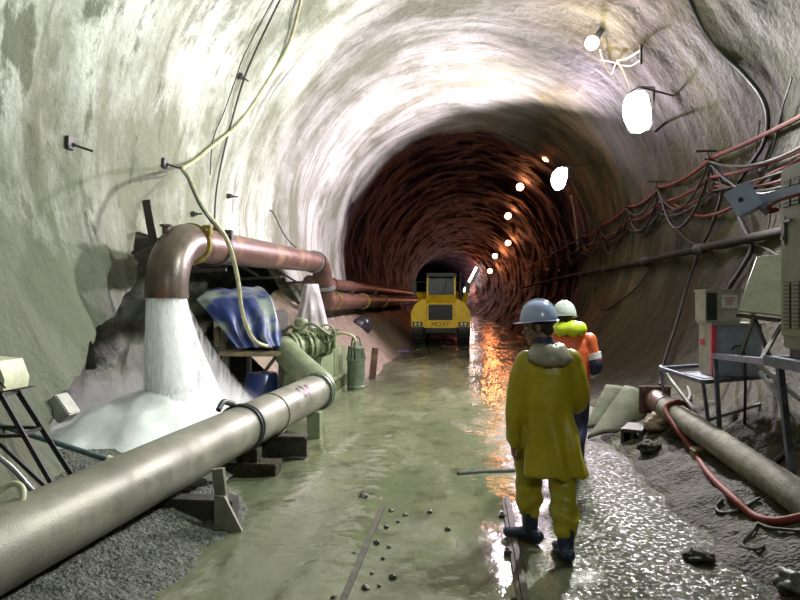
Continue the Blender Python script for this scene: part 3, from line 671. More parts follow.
for dx, dy in ((t3.x - .25, e.y), (t2.x, e.y), (t3.x - .25, e.y + 1.1), (t2.x, e.y + 1.1)):
    bm = BM(); bar(bm, V((dx, dy, -.35)), V((dx, dy, zt - .12)), .07); wp('leg', bm, M['steel'], t)
bm = BM(); bar(bm, V((t3.x - .25, e.y, .35)), V((t2.x, e.y, .35)), .06); bar(bm, V((t3.x - .2, e.y, -.1)), V((t2.x - .1, e.y, zt - .15)), .05); wp('brace', bm, M['steel'], t)
bm = BM(); box(bm, (t3.x - .1, e.y + .25, zt - .04), (t2.x - .15, e.y + 1.05, zt + .62), .05)
one('engine', bm, M['steel'], 'dark engine block hidden under the blue tarpaulin', 'engine')
for k, (px, y0_, y1_) in enumerate(((214, 297, 332), (222, 314, 350))):
    bm = BM(); bar(bm, dep(px + 3, y1_ + 14, 10.9), dep(px, y0_, 11.2), .07, .04)
    one('wooden_stake', bm, M['wood'], ['brown wooden stake at the stretched corner of the tarpaulin', 'shorter wooden stake between the tarpaulin hem and the spray'][k], 'stake')
c = dep(262, 380, 10.6); c.z = -.3
t = thing('drum', 'dark blue plastic drum in the shade under the engine stand', 'drum', c)
bm = BM(); rings(bm, [(c, .25, .25), (c + V((0, 0, .25)), .29, .29), (c + V((0, 0, .3)), .3, .3), (c + V((0, 0, .34)), .28, .28), (c + V((0, 0, .6)), .3, .3), (c + V((0, 0, .64)), .28, .28), (c + V((0, 0, .92)), .25, .25), (c + V((0, 0, .95)), .22, .22)], 32); wp('body', bm, M['blue'], t)
bm = BM(); cyl(bm, c + V((.1, -.1, .94)), c + V((.1, -.1, .98)), .05, 14); wp('cap', bm, M['rubber'], t)
# pale plastic sheet and bits behind the valves
M['sheet'] = mat('plastic_sheet', (.62, .56, .60), (.40, .35, .38), .35, 0, 4, .3, 14)
bm = BM(); G = []
for j in range(15):
    v = j / 14; row = []
    for i in range(21):
        u = i / 20; p = dep(304 + 14 * u + (u - .5) * 22 * v, 284 + 46 * v, 15.2) + V((0, -.15 * math.sin(u * PI) + .06 * math.sin(u * 19) * v + .05 * nz(u * 4, v * 3, 0), 0)); row.append(bm.verts.new(p))
    G.append(row)
for a, b in zip(G, G[1:]):
    for i in range(20): bm.faces.new((a[i], a[i + 1], b[i + 1], b[i]))
o = one('plastic_sheet', bm, M['sheet'], 'pale plastic sheet hanging below the pipe bend behind the valves', 'sheet', angle=None); o.modifiers.new('t', 'SOLIDIFY').thickness = .01
def tan_px(px, py):
    d = ray(px, py); k = 9.0
    while k < 40:
        p = EYE + d * k
        if p.z < max(0, tan_h(p.x, p.y)): return p
        k += .03
    return p
M['bag'] = mat('black_bag', (.035, .03, .04), None, .3, 0, 5, .6, 9)
bm = BM(); c = tan_px(364, 329); c.z += .12; ball(bm, (0, 0, 0), (.34, .28, .26), Matrix.Translation(c), 24, 16)
for v in bm.verts: d = v.co - c; v.co += d * (.5 * nz(*(d * 5)))
one('rubbish_bag', bm, M['bag'], 'black plastic bag lying on the tan earth bank above the barrel pump', 'bag')
c = dep(374, 350, 15.2)
bm = BM(); bar(bm, V((c.x - .05, c.y, -.05)), V((c.x + .02, c.y + .1, .72)), .16, .05, .005); one('timber_board', bm, M['rust'], 'brown board leaning on the earth bank behind the barrel pump', 'board')
bm = BM(); c = at(395, 355, 22.5); tube(bm, spline([V((c.x - .35, c.y - .3, .03)), V((c.x - .1, c.y, .05)), V((c.x + .1, c.y + .1, .05)), V((c.x + .4, c.y + .8, .04))], 6), .045, 8)
one('hose_piece', bm, mat('violet_hose', (.30, .26, .6), None, .4), 'short violet piece of hose on the mud before the truck', 'hose')
# --- things by the left wall, near
c = dep(14, 372, 4.35)
t = thing('equipment_stand', 'thin black angle iron stand by the gravel, holding the cream box', 'stand', (c.x, c.y, .3))
gz = lambda x, y: left_h(x, y)
feet = [dep(78, 486, 4.6), dep(60, 500, 4.25), dep(-60, 505, 4.3), dep(-30, 480, 4.9)]
tops = [dep(17, 391, 4.45), dep(0, 395, 4.15), dep(-52, 395, 4.15), dep(-30, 391, 4.6)]
for f_, p_ in zip(feet, tops):
    d = (f_ - p_); 
    for k in range(60):
        q = p_ + d * (1 + k * .02)
        if q.z < max(gz(q.x, q.y), -.05): break
    bm = BM(); angle_bar(bm, p_, q, .035); wp('leg', bm, M['rubber'], t)
bm = BM(); bar(bm, tops[0], tops[1], .03); bar(bm, tops[1], tops[2], .03); bar(bm, tops[2], tops[3], .03); bar(bm, tops[3], tops[0], .03)
box(bm, tops[1] + V((-.1, -.02, .0)), tops[0] + V((.06, .12, .02)))
wp('top_frame', bm, M['rubber'], t)
m_ = [p_ * .62 + f_ * .38 for p_, f_ in zip(tops, feet)]
bm = BM(); [bar(bm, m_[k], m_[(k + 1) % 4], .022) for k in range(4)]; bar(bm, tops[2], feet[1], .022); wp('cross_bar', bm, M['rubber'], t)
c = (tops[0] + tops[1]) / 2
t = thing('terminal_box', 'cream box with a slanted top on the black angle iron stand', 'box', c + V((-.06, 0, .03)))
bm = BM(); g = []
for yy in (-.12, .12): g.append([bm.verts.new(c + V((x, yy, z))) for x, z in ((-.24, .03), (.05, .03), (.06, .10), (.01, .22), (-.24, .24))])
for k in range(5): bm.faces.new((g[0][k], g[0][(k + 1) % 5], g[1][(k + 1) % 5], g[1][k]))
bm.faces.new(g[0][::-1]); bm.faces.new(g[1]); wp('body', bm, M['cream'], t)
bm = BM(); cyl(bm, c + V((-.04, -.125, .12)), c + V((-.04, -.14, .12)), .014, 10); bar(bm, c + V((-.1, -.125, .2)), c + V((.07, -.125, .05)), .008); wp('latch', bm, M['steel'], t)
a, b = dep(34, 436, 5.0), dep(122, 464, 5.0); d = b - a
bm = BM(); tube(bm, [a - d * .5, b + d * .12], .022, 12); t = one('conduit', bm, mat('teal_pipe', (.10, .17, .18), (.06, .09, .1), .3, .2, 12), 'thin teal conduit slanting across the foam to the big pipe', 'pipe')
bm = BM(); ring_on(bm, a, b, .86, .034, .04, 14); wp('collar', bm, M['cream'], t)
# further cables on the gravel behind the pipe
bm = BM(); p = [dep(-8, 452, 4.0), dep(12, 468, 4.05), dep(30, 488, 4.1), dep(42, 500, 4.2)]; tube(bm, spline(p, 6), .016, 8); one('cable', bm, M['zinc'], 'pale thin rod slanting behind the near end of the big pipe', 'rod')
bm = BM(); q = dep(8, 502, 3.75); tube(bm, [q + V((math.cos(k * PI / 16) * .085, math.sin(k * PI / 16) * .06, math.sin(k * PI / 16) * .09)) for k in range(26)], .017, 10); one('hose_loop', bm, M['cream'], 'pale loop of hose peeping over the near end of the big pipe', 'hose')
def wall_frame(px, py, off=0.0):
    p = wallpt(px, py, off); n = V((-p.x, 0, CZ - p.z)).normalized(); return p, n
p, n = wall_frame(61, 409, .03)
t = thing('socket_box', 'small grey socket box on the wall beside the foam', 'box', p)
q = Matrix.Translation(p) @ Matrix((n.cross(V((0, 1, 0))) * -1, V((0, 1, 0)), n)).transposed().to_4x4()
bm = BM(); box(bm, (-.11, -.09, -.05), (.11, .09, .09), .01, q); wp('body', bm, M['grey_box'], t)
for dx in (-.045, .045):
    bm = BM(); box(bm, (dx - .02, .09, .02), (dx + .02, .105, .05), 0, q); wp('outlet', bm, M['rubber'], t)
p, n = wall_frame(88, 358, .02)
bm = BM(); g = [bm.verts.new(p + v) for v in (V((-.03, 0, -.12)), V((.05, .03, -.12)), V((.0, .02, .16)))]; g2 = [bm.verts.new(v.co + n * .03) for v in g]
bm.faces.new(g); bm.faces.new(g2[::-1]); [bm.faces.new((g[k], g2[k], g2[(k + 1) % 3], g[(k + 1) % 3])) for k in range(3)]
one('steel_spike', bm, M['steel'], 'dark pointed steel spike on the broken edge of the wall lining', 'spike')
def rock_bolt(px, py, label, ln=.16, sk=(0, 0, 0), pl=.07):
    p, n = wall_frame(px, py, 0); t = thing('rock_bolt', label, 'bolt', p)
    q = Matrix.Translation(p) @ Matrix((n.cross(V((0, 1, 0))) * -1, V((0, 1, 0)), n)).transposed().to_4x4()
    bm = BM(); box(bm, (-pl, -pl, -.12), (pl, pl, .05), .006, q); wp('plate', bm, M['bolt'], t)
    d = (n + V(sk)).normalized(); bm = BM(); cyl(bm, p - d * .1, p + d * (ln + .05), .014, 8); cyl(bm, p + d * .05, p + d * .075, .026, 6); wp('rod', bm, M['bolt'], t)
    return p + d * (ln + .03)
rock_bolt(68, 143, 'dark rock bolt with a bent plate alone on the pale wall', .22, (.0, .5, -.3))
hp = rock_bolt(163, 163, 'rock bolt on the pale wall holding the looped hose above the elbow', .26, (0, .5, -.2))
rock_bolt(229, 196, 'small rock bolt on the pale wall above the clamped pipe joint', .12, (0, .4, 0), .04)
rock_bolt(240, 76, 'rock bolt high on the pale wall holding the thin black cable', .12, (0, .3, 0), .05)
rock_bolt(193, 214, 'small rock bolt close above the elbow of the discharge pipe', .1, (0, .3, 0), .04)
up = [wallpt(x, y, .07) for x, y in ((303, -12), (299, 8), (288, 45), (268, 80), (240, 122), (210, 148), (193, 162))]
dn = [at_x(189, 178, -3.75), at_x(203, 208, -3.35), at_x(226, 238, -3.12), at_x(237, 275, -3.1), at_x(243, 315, -3.1), at_x(255, 341, -3.15), at_x(275, 347, -3.1), bn + V((-.35, -.1, .05)), bn + V((-.3, 0, .1))]
bm = BM(); tube(bm, spline(up + [hp] + dn, 7), .03, 12); one('hose', bm, M['hose'], 'olive hose hung from a rock bolt and looping down to the pump', 'hose')
bm = BM(); tube(bm, spline([hp + V((-.04, 0, .03)), hp + V((0, .04, -.06))] + [q + V((.0, -.06, .0)) for q in dn[:2]] + [dn[2] + V((-.05, -.03, .05))], 8), .017, 8); one('tie_rope', bm, M['strap'], 'dark rope wound along the hose below its rock bolt', 'rope')
bm = BM(); tube(bm, spline([wallpt(x, y, .05) for x, y in ((286, -12), (276, 8), (256, 50), (243, 82), (232, 120), (222, 160), (216, 195), (214, 236))], 7), .018, 8); one('cable', bm, M['steel'], 'thin black cable running down the pale wall to the clamped pipe joint', 'cable')
bm = BM(); tube(bm, spline([wallpt(x, y, .05) for x, y in ((280, -12), (262, 20), (243, 58), (236, 78), (224, 112), (213, 140), (210, 175))], 7), .010, 8); one('cable', bm, M['cable_grey'], 'thinnest grey wire beside the black cable on the pale wall', 'wire')
q = pB + V((.0, -.25, PR))
bm = BM(); tube(bm, spline([wallpt(270, 210, .0), wallpt(274, 214, .08), at_x(285, 236, -4.0), at_x(300, 250, -3.7), q], 6), .014, 8); circle_on(bm, e0, pB, .965, PR + .014, .014); one('hanging_wire', bm, M['cable_grey'], 'thin wire tying the end of the rusty pipe up to the wall', 'wire')
# ------------------------------------------------------------------ floor things
M['rail'] = mat('rail_steel', (.085, .078, .056), (.045, .04, .03), .6, .2, 7, .2, spec=.3)
M['stone'] = mat('dark_stone', (.07, .075, .06), (.035, .035, .03), .45, 0, 9, .4)
def fl(px, py):
    d = ray(px, py); p = EYE + d * (-EYE.z / d.z); p.z = fh(p.x, p.y); return p
for (x0_, y0_, x1_, y1_), lb in (((334, 626, 383, 509), 'steel rail half sunk in the mud, nearer the big pipe'), ((531, 632, 507, 500), 'steel rail half sunk in the mud under the man in yellow')):
    a, b = fl(x0_, y0_), fl(x1_, y1_); n = 30; t = thing('rail', lb, 'rail', (a.x, a.y, 0)); d = (b - a).normalized(); s = V((d.y, -d.x, 0))
    prof_ = [(-.05, -.05), (-.05, .006), (-.022, .008), (-.02, .022), (.02, .022), (.022, .0), (.035, -.02), (.035, -.05)]
    bm = BM(); rs = [[bm.verts.new(a + (b - a) * (k / n) + s * u + V((0, 0, -(a + (b - a) * (k / n)).z + .012 + h))) for u, h in prof_] for k in range(n + 1)]
    for p, q in zip(rs, rs[1:]):
        for k in range(8): bm.faces.new((p[k], p[(k + 1) % 8], q[(k + 1) % 8], q[k]))
    bm.faces.new(rs[0][::-1]); bm.faces.new(rs[-1]); wp('rail_bar', bm, M['rail'], t)
    for k in (4, 14, 24):
        bm = BM(); q = a + (b - a) * (k / n); box(bm, (q.x - .09, q.y - .04, -.05), (q.x - .035, q.y + .04, .03), .006); cyl(bm, V((q.x - .065, q.y, .02)), V((q.x - .065, q.y, .042)), .014, 6); wp('clip', bm, M['rail'], t)
a, b = fl(458, 474), fl(516, 471)
bm = BM(); tube(bm, [a + (b - a) * k / 8 + V((0, 0, -.012 - (a + (b - a) * k / 8).z + max(0, fh(*(a + (b - a) * k / 8).xy)))) for k in range(9)], .045, 10, sq=.8)
one('iron_bar', bm, M['steel'], 'dark bar lying across the wet floor beside the man in yellow', 'bar')
random.seed(11)
sp = [(391, 512), (386, 528), (398, 522), (377, 545), (383, 560), (372, 575), (366, 590), (379, 588), (389, 548), (405, 516), (430, 513), (393, 579), (363, 503), (448, 530)]
stone = None
for i, (px, py) in enumerate(sp):
    p = fl(px, py)
    if stone is None:
        bm = BM(); bmesh.ops.create_icosphere(bm, subdivisions=3, radius=.035)
        for v in bm.verts: v.co *= 1 + .5 * nz(*(v.co * 30)); v.co.z *= .7
        stone = finish('stone', bm, M['stone']); o = stone
    else: o = stone.copy(); C.objects.link(o)
    o.location = p + V((0, 0, .008)); k = random.uniform(.35, .95); o.scale = (k, k * random.uniform(.7, 1.2), k); o.rotation_euler = (0, 0, random.uniform(0, 6))
    tag(o, 'small dark stone in the mud beside the near rail', 'stone', 'stones along the near rail')
# ------------------------------------------------------------------ the yellow truck
M['yellow'] = mat('truck_yellow', (.90, .62, .02), (.75, .50, .015), .35, 0, 4, .05, 20, c3=(.35, .25, .04), s3=2, t3=(.6, .75))
M['black'] = mat('black_paint', (.02, .02, .022), None, .4)
M['glass'] = mat('cab_glass', (.05, .055, .07), (.03, .03, .04), .08, 0, 2, 0)
M['headlight'] = mat('lamp_glass', (.75, .75, .72), None, .12)
tp = dep(440.5, 347, 26.0)
TR = thing('dump_truck', 'yellow articulated dump truck facing the camera on the tunnel floor', 'truck', (tp.x, tp.y, 0))
TO = V((tp.x, tp.y, 0))
def tb(bm, lo, hi, bev=0): return box(bm, TO + V(lo), TO + V(hi), bev)
def hull(bm, pts, y0, y1):
    g = [bm.verts.new(TO + V((x, y0, z))) for x, z in pts]; h = [bm.verts.new(TO + V((x, y1, z))) for x, z in pts]; n = len(pts)
    bm.faces.new(g); bm.faces.new(h[::-1])
    for k in range(n): bm.faces.new((g[k], h[k], h[(k + 1) % n], g[(k + 1) % n]))
    return bm
bm = BM(); hull(bm, [(-.56, .78), (.56, .78), (.56, 1.72), (.50, 1.80), (-.50, 1.80), (-.56, 1.72)], .02, 1.3); bmesh.ops.bevel(bm, geom=bm.edges[:], offset=.03, segments=2, affect='EDGES'); wp('hood', bm, M['yellow'], TR)
bm = BM()
g = [bm.verts.new(TO + V(v)) for v in ((-.62, .0, 1.78), (.62, .0, 1.78), (.56, .75, 2.10), (-.56, .75, 2.10), (-.62, .1, 1.68), (.62, .1, 1.68), (.56, .8, 1.9), (-.56, .8, 1.9))]
for f in ((0, 1, 2, 3), (7, 6, 5, 4), (0, 4, 5, 1), (1, 5, 6, 2), (2, 6, 7, 3), (3, 7, 4, 0)): bm.faces.new([g[i] for i in f])
wp('hood_top', bm, M['yellow'], TR)
bm = BM(); tb(bm, (-.48, -.02, 1.08), (.48, .03, 1.70), .01); gr = wp('grille', bm, M['black'], TR)
bm = BM(); [tb(bm, (-.46, -.035, 1.12 + k * .07), (.46, -.018, 1.14 + k * .07)) for k in range(8)]; wp('slat', bm, M['rubber'], gr)
bm = BM(); tb(bm, (-.66, -.08, .76), (.66, .1, 1.05), .02); bu = wp('bumper', bm, M['yellow'], TR)
td = bpy.data.curves.new('lettering', 'FONT'); td.body = 'MOXY'; td.size = .25; td.extrude = .006; td.align_x = 'CENTER'; td.align_y = 'CENTER'
to = bpy.data.objects.new('tmp', td); C.objects.link(to); dg = bpy.context.evaluated_depsgraph_get(); me = bpy.data.meshes.new_from_object(to.evaluated_get(dg)); bpy.data.objects.remove(to)
me.name = 'lettering'; me.materials.clear(); me.materials.append(M['black']); me.transform(Matrix.Translation((0, -.088, .905)) @ Matrix.Rotation(PI / 2, 4, 'X'))
to = bpy.data.objects.new('lettering', me); C.objects.link(to); to.parent = bu
for s in (-1, 1):
    bm = BM(); hull(bm, [(s * .57, .80), (s * 1.18, .80), (s * 1.19, 1.42), (s * .98, 1.74), (s * .72, 1.92), (s * .57, 1.92)], -.02, 1.5); bmesh.ops.bevel(bm, geom=bm.edges[:], offset=.03, segments=2, affect='EDGES'); fe = wp('fender', bm, M['yellow'], TR)
    bm = BM(); tb(bm, (s * .92 - .2, -.05, .84), (s * .92 + .2, .02, 1.0), .01); hl = wp('headlight', bm, M['black'], TR); hl['label'] = 'black framed headlight'
    bm = BM(); [cyl(bm, TO + V((s * .92 + dx, -.045, .92)), TO + V((s * .92 + dx, -.065, .92)), .06, 16) for dx in (-.08, .08)]; wp('lens', bm, M['headlight'], hl)
    for y_ in (.75, 4.3, 5.9):
        bm = BM(); xw = s * .92; tube(bm, [TO + V((xw - s * .27, y_, .72)), TO + V((xw - s * .25, y_, .72)), TO + V((xw - s * .2, y_, .72)), TO + V((xw + s * .2, y_, .72)), TO + V((xw + s * .25, y_, .72)), TO + V((xw + s * .26, y_, .72))], [.5, .66, .73, .73, .66, .4], 36)
        for k in range(24): q = TO + V((xw, y_ + math.cos(k * PI / 12) * .725, .72 + math.sin(k * PI / 12) * .725)); box(bm, (-.24, -.03, -.03), (.24, .03, .03), 0, Matrix.Translation(q) @ Matrix.Rotation(k * PI / 12, 4, 'X'))
        wh = wp('wheel', bm, M['rubber'], TR)
        bm = BM(); cyl(bm, TO + V((xw + s * .2, y_, .72)), TO + V((xw + s * .275, y_, .72)), .32, 24); wp('hub', bm, M['yellow'], wh)
    bm = BM(); bar(bm, TO + V((s * .6, .5, 2.6)), TO + V((s * 1.08, .3, 2.62)), .03); tb(bm, (s * 1.08 - .09, .27, 2.18), (s * 1.08 + .09, .33, 2.62), .02); wp('mirror', bm, M['black'], TR)
bm = BM(); tb(bm, (-.62, .1, .55), (.62, 6.8, .8)); tb(bm, (-.5, -.02, .6), (.5, .4, .78)); [cyl(bm, TO + V((-.9, y_, .72)), TO + V((.9, y_, .72)), .12, 12) for y_ in (.75, 4.3, 5.9)]; wp('chassis', bm, M['black'], TR)
bm = BM(); 
for x_ in (-.57, .57):
    for y_ in (.78, 2.0): bar(bm, TO + V((x_, y_, 1.8)), TO + V((x_ * .98, y_ + (.1 if y_ < 1 else 0), 2.84)), .07)
tb(bm, (-.58, .75, 1.75), (.58, 2.05, 2.08), .02); cb = wp('cab', bm, M['yellow'], TR)
bm = BM(); g = [bm.verts.new(TO + V(v)) for v in ((-.53, .80, 2.06), (.53, .80, 2.06), (.52, .90, 2.82), (-.52, .90, 2.82))]; bm.faces.new(g); h = [bm.verts.new(v.co + V((0, .012, 0))) for v in g]; bm.faces.new(h[::-1]); [bm.faces.new((g[k], h[k], h[(k + 1) % 4], g[(k + 1) % 4])) for k in range(4)]
ws = wp('windscreen', bm, M['glass'], TR)
bm = BM(); tb(bm, (-.56, .9, 2.06), (-.54, 1.95, 2.82)); tb(bm, (.54, .9, 2.06), (.56, 1.95, 2.82)); tb(bm, (-.55, 1.97, 2.06), (.55, 1.99, 2.82)); wp('side_glass', bm, M['glass'], TR)
bm = BM(); bar(bm, TO + V((.05, .79, 2.08)), TO + V((.22, .86, 2.6)), .02); bar(bm, TO + V((.2, .85, 2.3)), TO + V((.24, .88, 2.75)), .03); wp('wiper', bm, M['black'], ws)
bm = BM(); tb(bm, (-.62, .62, 2.84), (.62, 2.1, 2.99), .04); [cyl(bm, TO + V((x_, .62, 2.90)), TO + V((x_, .58, 2.90)), .06, 12) for x_ in (-.4, .4)]; wp('roof', bm, M['black'], TR)
bm = BM(); tube(bm, [TO + V((.8, .9, 1.8)), TO + V((.8, .9, 2.0)), TO + V((.8, .9, 2.01)), TO + V((.8, .9, 2.6)), TO + V((.8, .9, 2.61)), TO + V((.8, .9, 2.95)), TO + V((.8, 1.05, 3.02))], [.05, .05, .11, .11, .06, .06, .06], 16); wp('exhaust', bm, M['black'], TR)
bm = BM(); g = [[bm.verts.new(TO + V(v)) for v in ((-1.15 + a_, y_, z_), (1.15 - a_, y_, z_))] for y_, z_, a_ in ((2.6, 1.0, .3), (2.3, 2.2, 0), (2.4, 2.25, 0), (6.8, 2.3, 0), (7.4, 1.5, .1), (3.0, .95, .3))]
for p, q in zip(g, g[1:] + g[:1]): bm.faces.new((p[0], p[1], q[1], q[0]))
for s in (0, 1): bm.faces.new([p[s] for p in g])
wp('dump_bed', bm, M['yellow'], TR)
M['service'] = mat('service_pipe', (.04, .034, .026), (.02, .017, .014), .8, 0, 8, .3, 40, spec=.15)
# ------------------------------------------------------------------ cables and pipe on the right wall
M['redcable'] = mat('red_cable', (.21, .045, .033), (.12, .026, .022), .6, 0, 8, .1, spec=.15)
hang = [wallpt(x, y).y for x, y in ((840, 105), (718, 172), (664, 194), (632, 210), (603, 229), (585, 238), (567, 245), (553, 251), (543, 256))]
hang = [6.6] + [hang[1], hang[2], hang[3], hang[4]] + [hang[4] + 3.2, hang[4] + 6.5, hang[4] + 10, 36, 41, 47]
hz_ = [4.22, 4.34, 4.36, 4.33, 4.26, 4.24, 4.24, 4.24, 4.24, 4.24, 4.24]
lev = [('redcable', 0, .12, .036, 'thick red cable, upper one of the pair slung along the right hand lining'), ('redcable', .34, .16, .030, 'red cable slung just under the thicker red one'),
       ('cable_grey', .06, .62, .024, 'grey cable slung in deep loops across both red cables'), ('cable_grey', .42, .48, .022, 'grey cable hung below the red cables in long loops'),
       ('rubber', .12, .95, .026, 'black cable with the deepest loops on the cable wall'), ('cable_grey', .58, .22, .018, 'thin grey cable, lowest of the slung bundle'),
       ('redcable', .50, .30, .02, 'thin red cable, low in the slung bundle')]
for i, (mm, dh, sag, r_, lb) in enumerate(lev):
    pts = []
    for k in range(len(hang) - 1):
        for j in range(10):
            u = j / 10; Y = hang[k] + (hang[k + 1] - hang[k]) * u
            sg = sag * min(1, .55 + .35 * ((k * 7 + i * 3) % 5) / 2) * min(1.0, (hang[k + 1] - hang[k]) / 2.6)
            h = (hz_[k] + (hz_[k + 1] - hz_[k]) * u) - dh - sg * 4 * u * (1 - u)
            pts.append(onwall(Y, h, .07 + .03 * (i % 3) + .1 * 4 * u * (1 - u) * min(1, sag)))
    bm = BM(); tube(bm, pts, r_, 8); one('wall_cable', bm, M[mm], lb.replace('right hand lining', 'cable wall'), 'cable')
nm = ['nearest', 'second', 'third', 'fourth', 'fifth', 'sixth', 'seventh', 'eighth', 'ninth']
for k in range(1, 9):
    h = hz_[k]; t = thing('cable_hanger', nm[k - 1] + ' of the steel hangers carrying the cables, counted from the cabinet', 'hanger', onwall(hang[k], h, 0))
    bm = BM(); bar(bm, onwall(hang[k], h + .12, -.12), onwall(hang[k], h + .12, .32), .035); wp('rod', bm, M['bolt'], t)
    bm = BM(); bar(bm, onwall(hang[k], h + .14, .12), onwall(hang[k] + .03, h - .62, .05), .03, .02); [bar(bm, onwall(hang[k], h - d_, .02), onwall(hang[k], h - d_ + .03, .2), .022) for d_ in (.05, .39, .6)]; wp('strap', bm, M['bolt'], t)
pp = [wallpt(x, y, .14) for x, y in ((860, 214), (800, 228), (720, 244), (690, 251), (640, 262), (600, 270), (570, 276))]; pp += [onwall(y_, pp[-1].z + .0 * y_, .14) for y_ in (32, 40, 49)]
t = thing('wall_pipe', 'dark service pipe running along the wall below the slung cables', 'pipe', pp[3])
bm = BM(); tube(bm, pp, .07, 16); wp('pipe', bm, M['service'], t)
for q in (wallpt(700, 249, .14), wallpt(645, 261, .14), wallpt(605, 269, .14), wallpt(582, 274, .14)):
    bm = BM(); i_ = q; tube(bm, [q + V((.02, -.14, -.01)), q + V((0, -.13, 0)), q + V((0, .13, 0)), q + V((-.02, .14, .01))], .105, 14); bar(bm, q, q + V((.3, 0, -.05)), .06); wp('coupling', bm, M['steel'], t)
def wcable(name, pix, r_, m, lb, off=.07, cat='cable'):
    bm = BM(); tube(bm, spline([wallpt(x, y, off) for x, y in pix], 7), r_, 8); return one(name, bm, M[m], lb, cat)
wcable('drop_cable', ((716, 168), (722, 190), (712, 225), (698, 255), (686, 290), (676, 325), (664, 362), (660, 385)), .026, 'rubber', 'black cable dropping from the nearest hanger past the service pipe')
wcable('drop_cable', ((648, 262), (646, 275), (634, 290), (617, 303), (604, 310), (596, 303), (594, 290), (597, 272)), .022, 'rubber', 'black cable hanging in a wide loop under the service pipe')
wcable('drop_cable', ((602, 270), (603, 281), (596, 286), (588, 284), (580, 276)), .02, 'cable_grey', 'small grey cable loop under the service pipe beside the helmets')
wcable('drop_cable', ((575, 275), (572, 290), (571, 305)), .02, 'cable_grey', 'grey cable hanging straight above the white helmet in the yellow hood')
wcable('drop_cable', ((665, 194), (668, 215), (684, 237), (700, 246), (725, 248), (752, 243), (790, 262)), .02, 'cable_grey', 'pale cable swinging from the second hanger down to the service pipe')
wcable('drop_cable', ((760, 120), (756, 165), (770, 210), (765, 240)), .010, 'cable_grey', 'thin pale wire hanging behind the junction box')
wcable('wall_cable', ((815, 150), (790, 165), (765, 178), (742, 200), (722, 212), (700, 216), (682, 208), (664, 200)), .03, 'redcable', 'red cable sagging out from behind the electrical cabinet')
wcable('wall_cable', ((792, 78), (782, 110), (775, 140), (766, 170)), .012, 'rubber', 'thin black wire high on the wall above the cabinet')
wcable('main_cable', ((684, -14), (692, 5), (706, 32), (722, 53), (744, 74), (762, 97), (768, 120), (763, 145), (750, 165), (737, 186), (735, 205), (744, 226), (752, 247), (742, 268), (728, 290), (722, 312)), .034, 'rubber', 'thick black cable arching down from the crown behind the junction box')
wcable('pale_stain_drip', ((571, 196), (574, 212), (577, 236), (578, 252)), .03, 'wire', 'pale cable running down from the violet floodlight to the slung bundle', .05)
# wire of the hanging floodlight and the loose wires by the warm bulb
a = wallpt(617, 60, .02); b = L1 + V((-.1, .1, .42))
bm = BM(); tube(bm, spline([a, (a + b) / 2 + V((.02, 0, 0)), b], 6), .012, 6); one('hanging_wire', bm, M['wire'], 'pale wire from the crown down to the hanging floodlight', 'wire')
wcable('loose_wire', ((600, 50), (604, 62), (611, 74), (617, 62), (628, 58), (641, 50)), .016, 'wire', 'pale looped wire beside the warm bulb', .1, 'wire')
wcable('loose_wire', ((601, 60), (612, 62), (618, 64), (630, 66), (640, 60)), .012, 'wire', 'second pale wire tied to the rod beside the warm bulb', .1, 'wire')
bm = BM(); bar(bm, wallpt(641, 38, -.05), wallpt(641, 64, .3), .04); one('ceiling_rod', bm, M['bolt'], 'dark rod sticking from the lining above the hanging floodlight', 'rod')
bm = BM(); a = wallpt(664, 124, .2); bar(bm, a, wallpt(655, 132, .45), .04); bar(bm, a, wallpt(668, 121, -.1), .04); one('ceiling_rod', bm, M['bolt'], 'dark rod sticking from the lining just below the hanging floodlight', 'rod')
# small pink sign far along the wall
p = wallpt(520, 312, .25)
t = thing('small_sign', 'small blank pinkish board on the far wall above the blue white helmet', 'sign', p)
bm = BM(); box(bm, p + V((-.24, -.02, -.16)), p + V((.24, .02, .16)), .01); wp('board', bm, mat('pink_board', (.75, .5, .48), None, .5, bump=0), t)
bm = BM(); bar(bm, p + V((.1, .02, 0)), p + V((.6, .1, 0)), .04); wp('bracket', bm, M['bolt'], t)
